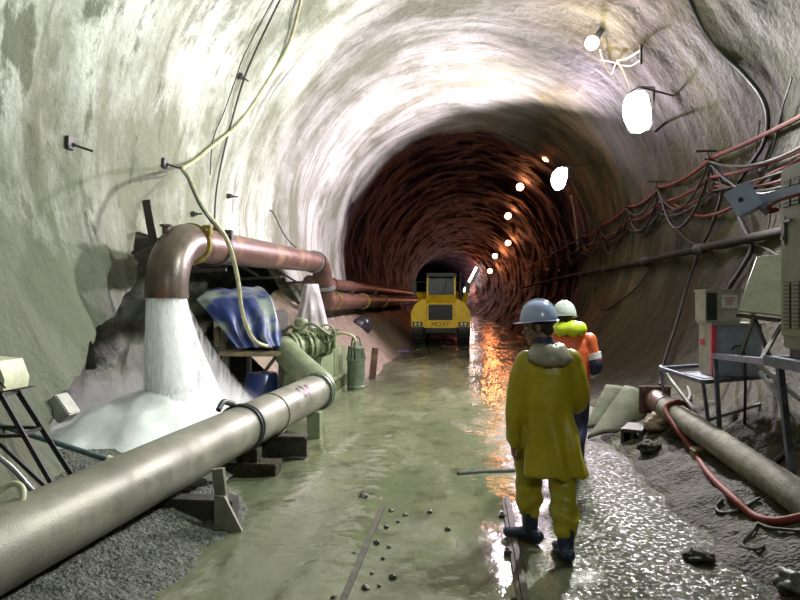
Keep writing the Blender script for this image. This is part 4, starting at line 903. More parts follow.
# ------------------------------------------------------------------ cabinet and platform on the right
M['cab'] = mat('cabinet_green', (.20, .215, .145), (.155, .165, .115), .45, .1, 3, .05, 40)
M['panel'] = mat('cream_panel', (.36, .36, .275), (.26, .26, .2), .5, 0, 5, .15)
M['louvre'] = mat('louvre_dark', (.05, .055, .045), None, .5)
c0 = at_x(780, 168, 2.5); zt_, zb_ = c0.z, at_x(780, 348, 2.5).z; yf = c0.y; yn = yf - 1.45
t = thing('electrical_cabinet', 'tall grey green electrical cabinet with louvred doors on a steel platform', 'cabinet', (2.8, yf - .7, zb_))
bm = BM(); box(bm, (2.52, yn, zb_), (3.12, yf, zt_), .012); wp('body', bm, M['cab'], t)
for k in (0, 1):
    ya = yf - .02 - k * .71; yb = ya - .69
    bm = BM(); box(bm, (2.495, yb, zb_ + .1), (2.522, ya, zt_ - .03), .006); dr = wp('door', bm, M['cab'], t)
    for z0_, z1_ in ((zt_ - .33, zt_ - .12), (zb_ + .16, zb_ + .52)):
        for j in (0, 1):
            y1_ = ya - .06 - j * .14
            bm = BM(); box(bm, (2.488, y1_ - .105, z0_), (2.496, y1_, z1_)); n_ = int((z1_ - z0_) / .03)
            wp('louvre', bm, M['louvre'], dr)
            bm = BM(); [box(bm, (2.478, y1_ - .105, z0_ + .006 + q * .03), (2.492, y1_, z0_ + .022 + q * .03)) for q in range(n_)]; wp('louvre_slat', bm, M['cab'], dr)
    bm = BM(); yh = ya - .08; box(bm, (2.475, yh - .02, zt_ - .62), (2.496, yh + .02, zt_ - .40), .006); bar(bm, V((2.465, yh, zt_ - .44)), V((2.465, yh - .14, zt_ - .44)), .022); cyl(bm, V((2.495, yh, zt_ - .56)), V((2.462, yh, zt_ - .56)), .018, 10); wp('handle', bm, M['zinc'], dr)
bm = BM(); box(bm, (2.56, yn + .05, zb_ - .07), (2.62, yf - .02, zb_)); box(bm, (3.0, yn + .05, zb_ - .07), (3.06, yf - .02, zb_)); wp('plinth', bm, M['black'], t)
zp = zb_ - .07
PL = thing('steel_platform', 'blue grey steel frame platform carrying the electrical cabinet', 'platform', (2.8, yf - .7, .2))
bm = BM(); bar(bm, V((2.47, yn - .2, zp - .04)), V((2.47, yf + .15, zp - .04)), .07, .08); bar(bm, V((3.1, yn - .2, zp - .04)), V((3.1, yf + .15, zp - .04)), .07, .08)
for y_ in (yn - .1, yn + .5, yf - .3, yf + .12): bar(bm, V((2.45, y_, zp - .04)), V((3.14, y_, zp - .04)), .06, .08)
wp('deck_frame', bm, M['steelblue'], PL)
ra, rb_ = dep(715, 356, 6.95), V((2.47, yf + .1, zp - .05))
bm = BM(); bar(bm, ra, rb_, .055); bar(bm, ra + V((.6, .35, -.02)), rb_ + V((.5, .02, 0)), .055); wp('outrigger', bm, M['steelblue'], PL)
def leg(parent, a, b, wd, m):
    d = b - a
    for k in range(80):
        q = a + d * (1 + k * .02 - .4)
        if q.z < right_h(q.x, q.y) - .02: break
    bm = BM(); bar(bm, a, q, wd); wp('leg', bm, m, parent)
leg(PL, ra, dep(722, 470, 7.0), .042, M['steelblue'])
leg(PL, dep(779, 360, 5.35), dep(793, 486, 5.35), .05, M['steelblue'])
leg(PL, V((3.08, yf, zp - .05)), V((3.1, yf, .4)), .06, M['steelblue']); leg(PL, V((2.5, yn - .15, zp - .05)), V((2.5, yn - .15, .2)), .06, M['steelblue']); leg(PL, V((3.1, yn - .15, zp - .05)), V((3.1, yn - .15, .3)), .06, M['steelblue'])
bm = BM(); bar(bm, dep(758, 364, 5.9), dep(800, 400, 5.5), .03); bar(bm, dep(760, 372, 5.9), dep(800, 425, 5.2), .03); wp('brace', bm, M['zinc'], PL)
# leaning panel
b0, b1, q1, q0 = dep(738, 312, 6.35), dep(798, 319, 6.0), dep(822, 252, 6.25), dep(757, 258, 6.6)
t = thing('leaning_panel', 'cream sheet panel propped slantwise beside the electrical cabinet', 'panel', (b0 + b1) / 2)
nrm = (b1 - b0).cross(q0 - b0).normalized() * .03
bm = BM(); g = [bm.verts.new(p) for p in (b0, b1, q1, q0)]; h = [bm.verts.new(p + nrm) for p in (b0, b1, q1, q0)]
bm.faces.new(g); bm.faces.new(h[::-1]); [bm.faces.new((g[k], h[k], h[(k + 1) % 4], g[(k + 1) % 4])) for k in range(4)]
bmesh.ops.bevel(bm, geom=bm.edges[:], offset=.006, segments=1, affect='EDGES'); wp('sheet', bm, M['panel'], t)
bm = BM(); bar(bm, b0 + V((0, .03, -.03)), b1 + V((0, .03, -.03)), .04); bar(bm, b0 * .7 + b1 * .3 + V((0, .03, -.03)), ra * .45 + rb_ * .55 + V((0, .05, 0)), .03); bar(bm, b0 * .2 + b1 * .8 + V((0, .03, -.03)), ra * .1 + rb_ * .9 + V((0, .05, 0)), .03); bar(bm, q0 * .4 + b0 * .6 + V((0, .06, 0)), ra * .3 + rb_ * .7 + V((.3, .3, 0)), .03)
wp('strut', bm, M['steel'], t)
# junction box on its arm
M['bluebox'] = mat('blue_grey_box', (.34, .38, .52), (.25, .28, .39), .5, 0, 6, .1)  # brighter copy of the blue grey steel, lit look put into the colour
jc = dep(744, 201, 5.0); ae = dep(870, 172, 4.25)
t = thing('junction_box', 'blue grey cubical junction box on the end of a steel arm', 'junction box', jc)
q = Matrix.Translation(jc) @ Matrix.Rotation(math.radians(-28), 4, 'Z') @ Matrix.Rotation(math.radians(-28), 4, 'Y')
bm = BM(); box(bm, (-.085, -.11, -.1), (.095, .1, .1), .012, q); wp('body', bm, M['bluebox'], t)
bm = BM(); box(bm, (-.092, -.118, -.106), (.10, -.098, .106), .006, q); lid = wp('lid', bm, M['bluebox'], t)
bm = BM(); cyl(bm, q @ V((-.01, -.117, 0)), q @ V((-.01, -.128, 0)), .018, 12); wp('plug', bm, M['black'], lid)
bm = BM(); cyl(bm, q @ V((.07, 0, -.08)), q @ V((.10, 0, -.17)), .03, 10); wp('cable_gland', bm, M['steelblue'], t)
bm = BM(); a_ = jc + V((.08, .02, 0)); bar(bm, a_, ae, .035, .07); bar(bm, a_ + V((0, .04, -.03)), ae + V((0, .04, -.03)), .05, .012); bar(bm, ae, V((2.6, ae.y + .02, zt_ + .02)), .05); bar(bm, ae, V((ae.x, ae.y, zp - .05)), .05); wp('arm', bm, M['bluebox'], t)
bm = BM(); tube(bm, spline([q @ V((.10, 0, -.17)), q @ V((.16, .0, -.18)), dep(768, 208, 4.85), dep(780, 200, 4.75), dep(800, 194, 4.6), dep(850, 180, 4.3)], 6), .012, 8); one('thin_red_cable', bm, M['redcable'], 'thin red cable strapped along the arm of the junction box', 'cable')
# control boxes on their stand
zs = .98; dz_ = lambda py: (1.8 - zs) * 650 / (py - 302)
Ls, Ns, Rs = dep(660, 366, dz_(366)), dep(703, 379, dz_(379)), dep(778, 373, dz_(373)); Fs = Ls + (Rs - Ns)
ST = thing('control_stand', 'rusty angle iron stand carrying the two control boxes', 'stand', ((Ls + Rs) / 2).xy.to_3d())
bm = BM(); [bar(bm, a_ - V((0, 0, .03)), b_ - V((0, 0, .03)), .045) for a_, b_ in ((Ls, Ns), (Ns, Rs), (Rs, Fs), (Fs, Ls), ((Ls + Ns) / 2, (Fs + Rs) / 2))]
g = [Ns * .96 + Fs * .04, Ns * .35 + Rs * .65, (Ns * .35 + Rs * .65) + (Ls - Ns) * .42, Ns * .6 + Ls * .4]; gv = [bm.verts.new(p) for p in g]; bm.faces.new(gv); gw = [bm.verts.new(p - V((0, 0, .008))) for p in g]; bm.faces.new(gw[::-1]); [bm.faces.new((gv[k], gw[k], gw[(k + 1) % 4], gv[(k + 1) % 4])) for k in range(4)]
wp('top_frame', bm, M['steelblue'], ST)
for a_, d_ in ((Ls, V((.15, 0, -1))), (Ns, V((.12, 0, -1))), (Rs, V((0, 0, -1))), (Fs, V((0, 0, -1)))): leg(ST, a_ - V((0, 0, .03)), a_ + d_ * 1.0, .032, M['steelblue'])
bm = BM(); bar(bm, Ls, Ls + (Ns - Ls) * .9 + V((.1, 0, -.55)), .03); bar(bm, Ns + V((0, 0, -.45)), Rs + V((0, 0, -.3)), .03); wp('brace', bm, M['zinc'], ST)
M['pinkstripe'] = mat('pink_stripe', (.72, .07, .14), (.5, .06, .1), .5)
F0, F1 = dep(713, 375, 7.15), dep(752, 375, 7.3); F0.z = F1.z = zs
u_ = (F1 - F0); u_.z = 0; wdt = u_.length; u_.normalize(); v_ = V((-u_.y, u_.x, 0)); v_ = (v_ + V((-.5, 0, 0))).normalized(); v_ = V((-u_.y, u_.x, 0))
fr_ = Matrix.Translation(F0) @ Matrix((u_, v_, V((0, 0, 1)))).transposed().to_4x4() @ Matrix.Rotation(math.radians(-19), 4, 'Z')
t = thing('control_box', 'blue grey control box with a pink edge stripe on the angle iron stand', 'box', F0 + u_ * wdt / 2)
hb = .575
bm = BM(); box(bm, (0, 0, 0), (wdt, .36, hb), .01, fr_); wp('body', bm, M['bluebox'], t)
bm = BM(); box(bm, (-.006, .0, .01), (.0005, .36, hb - .01), 0, fr_); sdp = wp('side_cover', bm, M['grey_box'], t); sdp['label'] = 'pale side cover'
bm = BM(); box(bm, (-.012, -.008, .0), (.035, .04, hb - .02), .002, fr_); wp('stripe', bm, M['pinkstripe'], t)
bm = BM(); box(bm, (-.012, .2, .33), (-.006, .32, .40), 0, fr_); wp('warning_mark', bm, M['pinkstripe'], sdp)
bm = BM(); box(bm, (-.02, -.02, hb - .01), (wdt + .02, .38, hb + .015), .005, fr_); wp('lid', bm, M['grey_box'], t)
bm = BM(); box(bm, (.06, -.006, .04), (wdt - .04, .0, hb - .05), .003, fr_); dd_ = wp('door', bm, M['bluebox'], t)
bm = BM(); tube(bm, [fr_ @ V((wdt * .5 - .08, -.03, .30)), fr_ @ V((wdt * .5 - .04, -.03, .34)), fr_ @ V((wdt * .5 + .04, -.03, .34)), fr_ @ V((wdt * .5 + .05, -.03, .28))], .012, 8); wp('handle', bm, M['black'], dd_)
fr2 = fr_ @ Matrix.Translation((-.05, .06, hb + .016)) @ Matrix.Rotation(math.radians(2), 4, 'Z')
t = thing('meter_box', 'smaller grey meter box with a white label, on top of the control box', 'box', fr2.translation)
bm = BM(); box(bm, (0, 0, 0), (.39, .28, .36), .01, fr2); wp('body', bm, M['grey_box'], t)
bm = BM(); box(bm, (.005, -.008, .03), (.12, .0, .33), .002, fr2); wp('window', bm, M['black'], t)
M['paper'] = mat('white_label', (.72, .72, .74), None, .5, bump=0); M['redprint'] = mat('red_print', (.6, .12, .14), None, .5, bump=0)
bm = BM(); box(bm, (.17, -.006, .16), (.35, .0, .31), .002, fr2); lb_ = wp('data_plate', bm, M['paper'], t); lb_['label'] = 'white data plate'
bm = BM(); [box(bm, (.20 + .01 * k, -.0085, .265 - .032 * k), (.32 - .015 * k, -.006, .277 - .032 * k), 0, fr2) for k in range(3)]; wp('print', bm, M['redprint'], lb_)
bm = BM(); box(bm, (-.01, -.012, .35), (.40, .29, .37), .004, fr2); wp('lid', bm, M['grey_box'], t)
bm = BM(); tube(bm, spline([fr_ @ V((wdt * .58, -.03, .3)), fr_ @ V((wdt * .6, -.05, .15)), fr_ @ V((wdt * .6, -.06, -.1)), fr_ @ V((wdt * .62, -.02, -.5)), fr_ @ V((wdt * .65, .0, -.85))], 6), .016, 8); one('drop_cable', bm, M['rubber'], 'black cable hanging from the front of the control box', 'cable')
# pale pipe and red hose
G0, G1 = dep(655, 400, 8.5), dep(800, 498, 4.9); gd = (G1 - G0); GR = .13; G2 = G1 + gd * .35
t = thing('drain_pipe', 'pale grey pipe with a rusty flanged end lying on the spoil bank', 'pipe', (G0 + G1) / 2)
bm = BM(); tube(bm, [G0 + gd * .1 + (G2 - G0 - gd * .1) * k / 10 for k in range(11)], GR, 32); wp('pipe', bm, M['paleconc'], t)
bm = BM(); tube(bm, [G0, G0 + gd * .125], GR + .008, 32); wp('end_sleeve', bm, M['rust'], t)
gn = gd.normalized(); gs = gn.cross(V((0, 0, 1))).normalized(); gu = gs.cross(gn)
q = Matrix.Translation(G0) @ Matrix((gs, gn, gu)).transposed().to_4x4()
bm = BM(); box(bm, (-.2, -.03, -.18), (.2, .0, .18), .006, q); [cyl(bm, q @ V((x_, -.05, z_)), q @ V((x_, .03, z_)), .018, 6) for x_ in (-.15, .15) for z_ in (-.14, .14)]; wp('flange_plate', bm, M['rust'], t)
for u in (.12, .5, .8):
    p = G0 + gd * u; g_ = right_h(p.x, p.y); bm = BM(); box(bm, (p.x - .16, p.y - .09, g_ - .12), (p.x + .16, p.y + .09, p.z - GR + .004), .015); one('sleeper_block', bm, M['wood'], ['timber block under the rusty end of the pale pipe', 'timber block under the middle of the pale pipe', 'timber block under the near part of the pale pipe'][int(u * 3)], 'block')
def ground_px(px, py, dz=0.0):
    d = ray(px, py); s = 1.5
    while s < 20:
        p = EYE + d * s
        if p.z < max(right_h(p.x, p.y), fh(p.x, p.y)) + dz: return p
        s += .02
    return p
tp_ = G0 + gd * .24
hp_ = [tp_ + V((.22, .1, -.16)), tp_ + V((.14, .05, .06)), tp_ + V((.0, -.02, GR + .03)), tp_ + V((-.15, -.06, .05))] + [ground_px(x, y, .035) for x, y in ((692, 449), (708, 473), (731, 496), (753, 515), (775, 521), (800, 517), (840, 505))]
bm = BM(); tube(bm, spline(hp_, 8), .03, 12); one('red_hose', bm, M['redcable'], 'dull red hose looped over the pale pipe and along the bank', 'hose')
for pix, r_, m_, lb in ((((716, 438), (727, 440), (738, 452), (745, 466), (760, 472), (790, 470)), .018, 'zinc', 'pale cable crossing the bank under the pale pipe'),
        (((722, 500), (716, 508), (722, 513), (738, 511), (748, 505), (760, 498)), .014, 'rubber', 'black cable curl on the mud beside the red hose'),
        (((800, 531), (770, 528), (758, 524), (752, 532), (742, 545), (756, 549), (764, 546)), .012, 'cable_grey', 'grey cable curl on the mud below the red hose'),
        (((756, 480), (775, 462), (800, 440)), .024, 'rubber', 'black hose rising from the bank behind the pale pipe'),
        (((668, 402), (674, 415), (682, 408), (690, 396), (688, 385), (696, 380)), .02, 'zinc', 'pale cable looped round the foot of the control stand')):
    bm = BM(); tube(bm, spline([ground_px(x, y, .02) for x, y in pix], 7), r_, 8); one('ground_cable', bm, M[m_], lb, 'cable')
# shell plates, square tube, lumps
M['plate'] = mat('plate_green', (.10, .105, .07), (.055, .058, .04), .8, 0, 5, .3, 30, spec=.2)
def shell(name, c4, bulge, m, lb):
    a, b, c, d = c4; n1 = (b - a).cross(d - a).normalized(); n1 = -n1 if n1.y > 0 else n1; bm = BM(); n = 12
    G = [[bm.verts.new((a * (1 - i / n) + b * (i / n)) * (1 - j / n) + (d * (1 - i / n) + c * (i / n)) * (j / n) + n1 * bulge * math.sin(i / n * PI)) for i in range(n + 1)] for j in range(n + 1)]
    for j in range(n):
        for i in range(n): bm.faces.new((G[j][i], G[j][i + 1], G[j + 1][i + 1], G[j + 1][i]))
    o = one(name, bm, m, lb, 'plate', angle=None); s_ = o.modifiers.new('t', 'SOLIDIFY'); s_.thickness = .03; return o
sl = [dep(588, 439, 8.55), dep(630, 436, 8.6), dep(652, 406, 9.0), dep(625, 387, 9.3)]; sl[0].z = min(sl[0].z, .0); sl[1].z = min(sl[1].z, .02)
shell('pipe_shell', sl, .10, M['plate'], 'curved steel shell piece leaning on the bank behind the square tube')
sl = [dep(584, 429, 9.2), dep(606, 428, 9.5), dep(628, 392, 9.8), dep(606, 386, 9.9)]; sl[0].z = min(sl[0].z, .0); sl[1].z = min(sl[1].z, .0)
shell('pipe_shell', sl, .08, M['plate'], 'second steel shell piece leaning behind the bigger curved one')
p = fl(631, 449); q = Matrix.Translation(p + V((0, 0, .005))) @ Matrix.Rotation(math.radians(-24), 4, 'Z')
t = thing('square_tube', 'short hollow square steel tube lying at the edge of the spoil bank', 'tube', p)
bm = BM(); h_ = .125
for lo, hi in (((-h_, 0, 0), (h_, .5, .03)), ((-h_, 0, .2), (h_, .5, .24)), ((-h_, 0, .02), (-h_ + .035, .5, .22)), ((h_ - .035, 0, .02), (h_, .5, .22))): box(bm, lo, hi, .004, q)
wp('tube_wall', bm, M['steel'], t)
bm = BM(); box(bm, (-.02, .05, .03), (.02, .3, .2), 0, q); wp('web', bm, M['steel'], t)
def lump(px, py, r_, m, lb, cat):
    p = ground_px(px, py); bm = BM(); bmesh.ops.create_icosphere(bm, subdivisions=4, radius=1)
    for v in bm.verts: v.co *= 1 + .35 * nz(*(v.co * 1.6 + p)) + .12 * nz(*(v.co * 5)); v.co = V((v.co.x * r_[0], v.co.y * r_[1], v.co.z * r_[2])) + p + V((0, 0, r_[2] * .4))
    return one('rock', bm, m, lb, cat, angle=None)
lump(662, 428, (.2, .16, .13), M['sand'], 'pale lump of rock beside the square tube', 'rock')
lump(683, 436, (.16, .14, .1), M['spoil'], 'dark lump of rock under the red hose where it leaves the pipe', 'rock')
lump(700, 560, (.10, .09, .05), M['spoil'], 'low dark lump on the wet gravel below the red hose', 'rock')
lump(793, 590, (.09, .12, .08), M['stone'], 'dark lump at the very edge of the bank, nearest the camera', 'rock')
lump(650, 450, (.13, .1, .08), M['spoil'], 'dark lump of rock just before the square tube', 'rock')
# ------------------------------------------------------------------ the two people
M['skin'] = mat('skin', (.22, .12, .08), (.17, .09, .06), .5, 0, 20, .1)
M['coat'] = mat('yellow_coat', (.47, .37, .012), (.33, .26, .010), .42, 0, 3, .15, 9, c3=(.25, .22, .04), s3=3, t3=(.58, .78))
M['trouser'] = mat('yellow_trousers', (.43, .345, .012), (.30, .24, .010), .42, 0, 4, .15, 9, c3=(.2, .18, .05), s3=4, t3=(.58, .78))
M['boot'] = mat('navy_boot', (.025, .03, .075), (.015, .02, .045), .3, 0, 6, .1)
M['helmet_b'] = mat('helmet_pale_blue', (.44, .50, .74), (.38, .43, .65), .22, 0, 2, 0)
M['helmet_w'] = mat('helmet_white', (.66, .70, .66), (.55, .6, .55), .3, 0, 2, 0)
M['hood_grey'] = mat('hood_grey', (.30, .27, .205), (.19, .17, .12), .35, 0, 4, .3, 10)
M['hair'] = mat('dark_hair', (.02, .016, .012), None, .6, 0, 30, .5)
M['orange'] = mat('orange_hivis', (.85, .16, .05), (.65, .10, .03), .5, 0, 4, .15, 9)
M['hivis'] = mat('yellow_hivis', (.70, .80, .03), (.50, .58, .02), .45, 0, 5, .2, 10)
M['navy'] = mat('navy_cloth', (.02, .025, .07), None, .6, 0, 5)
M['reflex'] = mat('reflective_band', (.92, .90, 1.0), None, .25, .0, 5, 0)
M['eye'] = mat('eye', (.7, .68, .65), None, .2, bump=0)
def remesh(name, bm, vox, m, parent, fold=None, smooth=2, top=None):
    bmesh.ops.recalc_face_normals(bm, faces=bm.faces); me = bpy.data.meshes.new('tmp'); bm.to_mesh(me); bm.free()
    o = bpy.data.objects.new('tmp', me); C.objects.link(o); r = o.modifiers.new('r', 'REMESH'); r.mode = 'VOXEL'; r.voxel_size = vox
    s_ = o.modifiers.new('s', 'SMOOTH'); s_.factor = .5; s_.iterations = smooth
    dg = bpy.context.evaluated_depsgraph_get(); dg.update(); ev = o.evaluated_get(dg); nm_ = bpy.data.meshes.new_from_object(ev); bpy.data.objects.remove(o); bpy.data.meshes.remove(me)
    nm_.name = name
    if fold:
        ns = [v.normal.copy() for v in nm_.vertices]
        for v, n_ in zip(nm_.vertices, ns): v.co += n_ * fold(v.co)
    nm_.materials.clear(); nm_.materials.append(m); nm_.shade_smooth()
    o = bpy.data.objects.new(name, nm_); C.objects.link(o)
    if parent is not None: o.parent = parent
    return o
def part(name, bm, m, parent, **kw): return finish(name, bm, m, parent, **kw)
def add_head(bm, H):
    ball(bm, (0, -.01, .04), (.076, .097, .088), H, 24, 16); ball(bm, (0, .028, -.045), (.058, .064, .082), H, 24, 16)
    ball(bm, (0, .082, .028), (.05, .018, .011), H); ball(bm, (0, .086, -.058), (.024, .013, .009), H); ball(bm, (0, .086, -.070), (.02, .012, .008), H); ball(bm, (0, .072, -.105), (.027, .022, .02), H)
    tube(bm, [H @ V((0, .085, .02)), H @ V((0, .103, -.008)), H @ V((0, .112, -.024)), H @ V((0, .098, -.034))], [.009, .012, .017, .012], 10)
    for s in (-1, 1): ball(bm, (s * .078, -.005, -.005), (.012, .021, .033), H); ball(bm, (s * .04, .062, -.03), (.024, .02, .02), H)
def add_hand(bm, wr, d, side, palm):
    """wr: wrist; d: direction of the fingers; palm: direction the palm faces; five fingers, slightly curled"""
    d = d.normalized(); palm = (palm - d * palm.dot(d)).normalized(); s = d.cross(palm).normalized() * side
    tube(bm, [wr - d * .03, wr + d * .02, wr + d * .06, wr + d * .095], [.024, .03, .036, .034], 12, sq=.62) if False else None
    m = Matrix.Translation(wr + d * .05) @ Matrix((s, d, palm)).transposed().to_4x4()
    ball(bm, (0, 0, 0), (.040, .056, .017), m); ball(bm, (0, .02, 0), (.039, .035, .016), m); ball(bm, (0, -.04, 0), (.027, .03, .02), m)
    for k, (x, L, r_) in enumerate(((-.029, .066, .0082), (-.010, .075, .009), (.010, .071, .009), (.029, .060, .0095))):
        b = m @ V((x, .035, 0)); c1 = d * .9 + palm * .25; c2 = d * .65 + palm * .75
        tube(bm, [b, b + d * .022, b + d * .022 + c1 * L * .45, b + d * .022 + c1 * L * .45 + c2 * L * .33, b + d * .022 + c1 * L * .45 + (c2 * .5 + palm * .5) * L * .62], [r_, r_, r_ * .95, r_ * .9, r_ * .75], 8)
    b = m @ V((.03, -.02, .004)); tube(bm, [b, b + s * .022 + d * .02 + palm * .008, b + s * .030 + d * .05 + palm * .02, b + s * .028 + d * .075 + palm * .028], [.013, .012, .0105, .008], 8)
def limb(bm, ps, rs_, n=5, seg=16):
    P = spline(ps, n); m = len(ps) - 1; R_ = []
    for i in range(len(P)):
        u = i / n; k = min(int(u), m - 1); R_.append(rs_[k] + (rs_[k + 1] - rs_[k]) * (u - k))
    tube(bm, P, R_, seg); ball(bm, P[0], R_[0] * .98); ball(bm, P[-1], R_[-1] * .98)
def ell(bm, prof_, seg=28): rings(bm, [(c, a, b) for c, a, b in prof_], seg)
def boot(parent, ank, d, top, m, name='boot', sole=True):
    d = d.normalized(); s = V((d.y, -d.x, 0)); bm = BM()
    tube(bm, [top, (top + ank) / 2, ank + V((0, 0, .02)), ank - V((0, 0, .04))], [.066, .062, .058, .056], 18)
    for u, r_, h in ((-.055, .046, .05), (0, .048, .055), (.06, .048, .05), (.11, .05, .042), (.155, .046, .036), (.185, .034, .03)):
        m_ = Matrix.Translation(V((ank.x, ank.y, ank.z - .085)) + d * u + V((0, 0, h))) @ Matrix((s, d, V((0, 0, 1)))).transposed().to_4x4(); ball(bm, (0, 0, 0), (r_, .055, h), m_)
    o = remesh(name, bm, .009, m, parent, None, 3)
    if sole:
        bm = BM(); ring_ = []
        for zz in (-.087, -.06):
            ring_.append([bm.verts.new(V((ank.x, ank.y, ank.z + zz)) + d * (.07 + .15 * math.cos(k * PI / 12)) + s * (.05 * math.sin(k * PI / 12) * (1 - .12 * math.cos(k * PI / 12 + 2)))) for k in range(24)])
        for k in range(24): bm.faces.new((ring_[0][k], ring_[0][(k + 1) % 24], ring_[1][(k + 1) % 24], ring_[1][k]))
        bm.faces.new(ring_[0][::-1]); bm.faces.new(ring_[1]); part('sole', bm, M['rubber'], o)
    return o
def helmet(parent, H, m):
    bm = BM(); n = 40
    P = [(.0, .165), (.3, .160), (.55, .145), (.78, .115), (.92, .075), (1.0, .03), (1.02, -.0), (1.0, -.004)]
    rs_ = []
    for f, z in P[1:]:
        rs_.append([bm.verts.new(H @ V((math.cos(2 * PI * k / n) * .125 * f, -.012 + math.sin(2 * PI * k / n) * .150 * f, .045 + z))) for k in range(n)])
    tp_ = bm.verts.new(H @ V((0, -.012, .21)))
    for k in range(n): bm.faces.new((tp_, rs_[0][k], rs_[0][(k + 1) % n]))
    # brim, longer at the front
    bk = [bm.verts.new(H @ V((math.cos(2 * PI * k / n) * .140, -.012 + math.sin(2 * PI * k / n) * (.165 + .045 * max(0, math.sin(2 * PI * k / n)) ** 3), .036 - .012 * max(0, math.sin(2 * PI * k / n))))) for k in range(n)]
    inn = [bm.verts.new(H @ V((math.cos(2 * PI * k / n) * .118, -.012 + math.sin(2 * PI * k / n) * .142, .034))) for k in range(n)]
    rs_ += [bk, inn]
    for a, b in zip(rs_, rs_[1:]):
        for k in range(n): bm.faces.new((a[k], b[k], b[(k + 1) % n], a[(k + 1) % n]))
    o = part('helmet', bm, m, parent, angle=50)
    bm = BM()
    for x_ in (-.022, .022):
        tube(bm, [H @ V((x_, -.012 + .150 * math.sin(q) , .055 + .162 * math.cos(q) * .97)) for q in [(-.9 + .18 * k) for k in range(11)]], .007, 6)
    part('ridge', bm, m, o)
    return o
def person(loc, rz, label):
    o = bpy.data.objects.new('person', None); return o
# --- the man in yellow, walking away, head turned to the side
RT = dep(548, 546, 4.72); RT.z = 0.0
hx = V((-.065, .04, 1.615))
H = Matrix.Translation(hx) @ Matrix.Rotation(math.radians(78), 4, 'Z') @ Matrix.Rotation(math.radians(-9), 4, 'X')
bm = BM(); add_head(bm, H)
limb(bm, [H @ V((0, -.02, -.05)), V((-.02, .01, 1.49)), V((0, -.01, 1.40))], [.056, .058, .07])
ell(bm, [(V((0, 0, .86)), .14, .10), (V((0, 0, .92)), .165, .115), (V((0, 0, 1.05)), .15, .105), (V((0, 0, 1.2)), .165, .11), (V((.0, 0, 1.32)), .18, .11), (V((0, 0, 1.40)), .15, .09), (V((0, 0, 1.45)), .08, .07)])
aL = [V((-.165, 0, 1.375)), V((-.225, -.01, 1.09)), V((-.245, .05, .80))]; aR = [V((.175, 0, 1.39)), V((.225, .02, 1.12)), V((.17, .22, .98))]
for a in (aL, aR): limb(bm, a, [.052, .042, .029])
add_hand(bm, aL[2] + V((0, .003, -.01)), V((.0, .03, -1)), -1, V((1, .1, 0))); add_hand(bm, aR[2] + V((-.01, .02, 0)), V((-.4, .8, -.1)), 1, V((-.3, 0, -1)))
lL = [V((-.10, 0, .90)), V((-.115, .13, .50)), V((-.105, .13, .10))]; lR = [V((.10, 0, .90)), V((.095, -.04, .50)), V((.085, -.19, .095))]
for a in (lL, lR): limb(bm, a, [.085, .06, .042])
for a, d_ in ((lL, V((-.75, .6, 0))), (lR, V((-.12, 1, 0)))): limb(bm, [a[2] + V((0, 0, -.03)), a[2] + d_.normalized() * .08 + V((0, 0, -.05)), a[2] + d_.normalized() * .15 + V((0, 0, -.06))], [.036, .034, .026])
P1 = remesh('person', bm, .0075, M['skin'], None, None, 1)
P1.location = RT; P1.rotation_euler = (0, 0, math.radians(4))
tag(P1, 'man in a long yellow raincoat and pale blue helmet walking away, head turned', 'person')
for s in (-1, 1):
    bm = BM(); ball(bm, (s * .03, .083, .008), (.012, .009, .008), H, 12, 8); part('eye', bm, M['eye'], P1)
bm = BM(); ball(bm, (0, -.022, .03), (.083, .096, .088), H, 24, 16); ball(bm, (0, -.06, -.03), (.07, .05, .05), H, 20, 12); part('hair', bm, M['hair'], P1, angle=None)
helmet(P1, H @ Matrix.Translation((0, 0, .012)) @ Matrix.Rotation(math.radians(6), 4, 'X') @ Matrix.Scale(.9, 4), M['helmet_b'])
def fold1(c):
    k = sst(1.42, 1.1, c.z); return k * (.016 * math.sin(c.x * 42 + 5 * nz(c.x * 4, c.y * 4, c.z * 1.5)) * sst(1.2, .7, c.z) + .026 * nz(c.x * 8, c.y * 8, c.z * 2.2)) + .006 * nz(c.x * 14, c.y * 14, c.z * 10)
bm = BM()
ell(bm, [(V((.055, -.02, .56)), .245, .18), (V((.055, -.02, .60)), .242, .18), (V((.04, -.015, .72)), .228, .17), (V((.02, -.01, .86)), .21, .158), (V((0, 0, 1.0)), .19, .142), (V((0, 0, 1.15)), .19, .135), (V((0, 0, 1.28)), .20, .135), (V((0, 0, 1.36)), .19, .118), (V((0, .0, 1.42)), .14, .095), (V((-.005, .0, 1.48)), .085, .08)], 40)
limb(bm, [V((-.16, 0, 1.37)), V((-.205, -.01, 1.24)), aL[1] + V((0, -.005, 0)), V((-.245, .02, .94)), aL[2] + V((0, 0, .0))], [.08, .076, .069, .067, .064], 5, 20)
limb(bm, [V((.165, 0, 1.385)), V((.205, .0, 1.25)), aR[1], V((.2, .12, 1.04)), aR[2] - V((0, .02, 0))], [.08, .076, .072, .07, .065], 5, 20)
remesh('raincoat', bm, .012, M['coat'], P1, fold1, 3)
def fold2(c): return .012 * nz(c.x * 8, c.y * 8, c.z * 7) + .010 * math.sin(c.z * 46 + 4 * nz(c.x * 6, c.y * 6, 0)) * sst(.55, .3, c.z)
bm = BM(); ell(bm, [(V((0, 0, .82)), .17, .13), (V((0, 0, .95)), .19, .14), (V((0, 0, 1.02)), .18, .13)])
limb(bm, [V((-.095, .0, .88)), lL[1] + V((0, .01, .15)), lL[1], V((-.112, .135, .36)), V((-.11, .13, .26))], [.118, .108, .1, .098, .088], 5, 20)
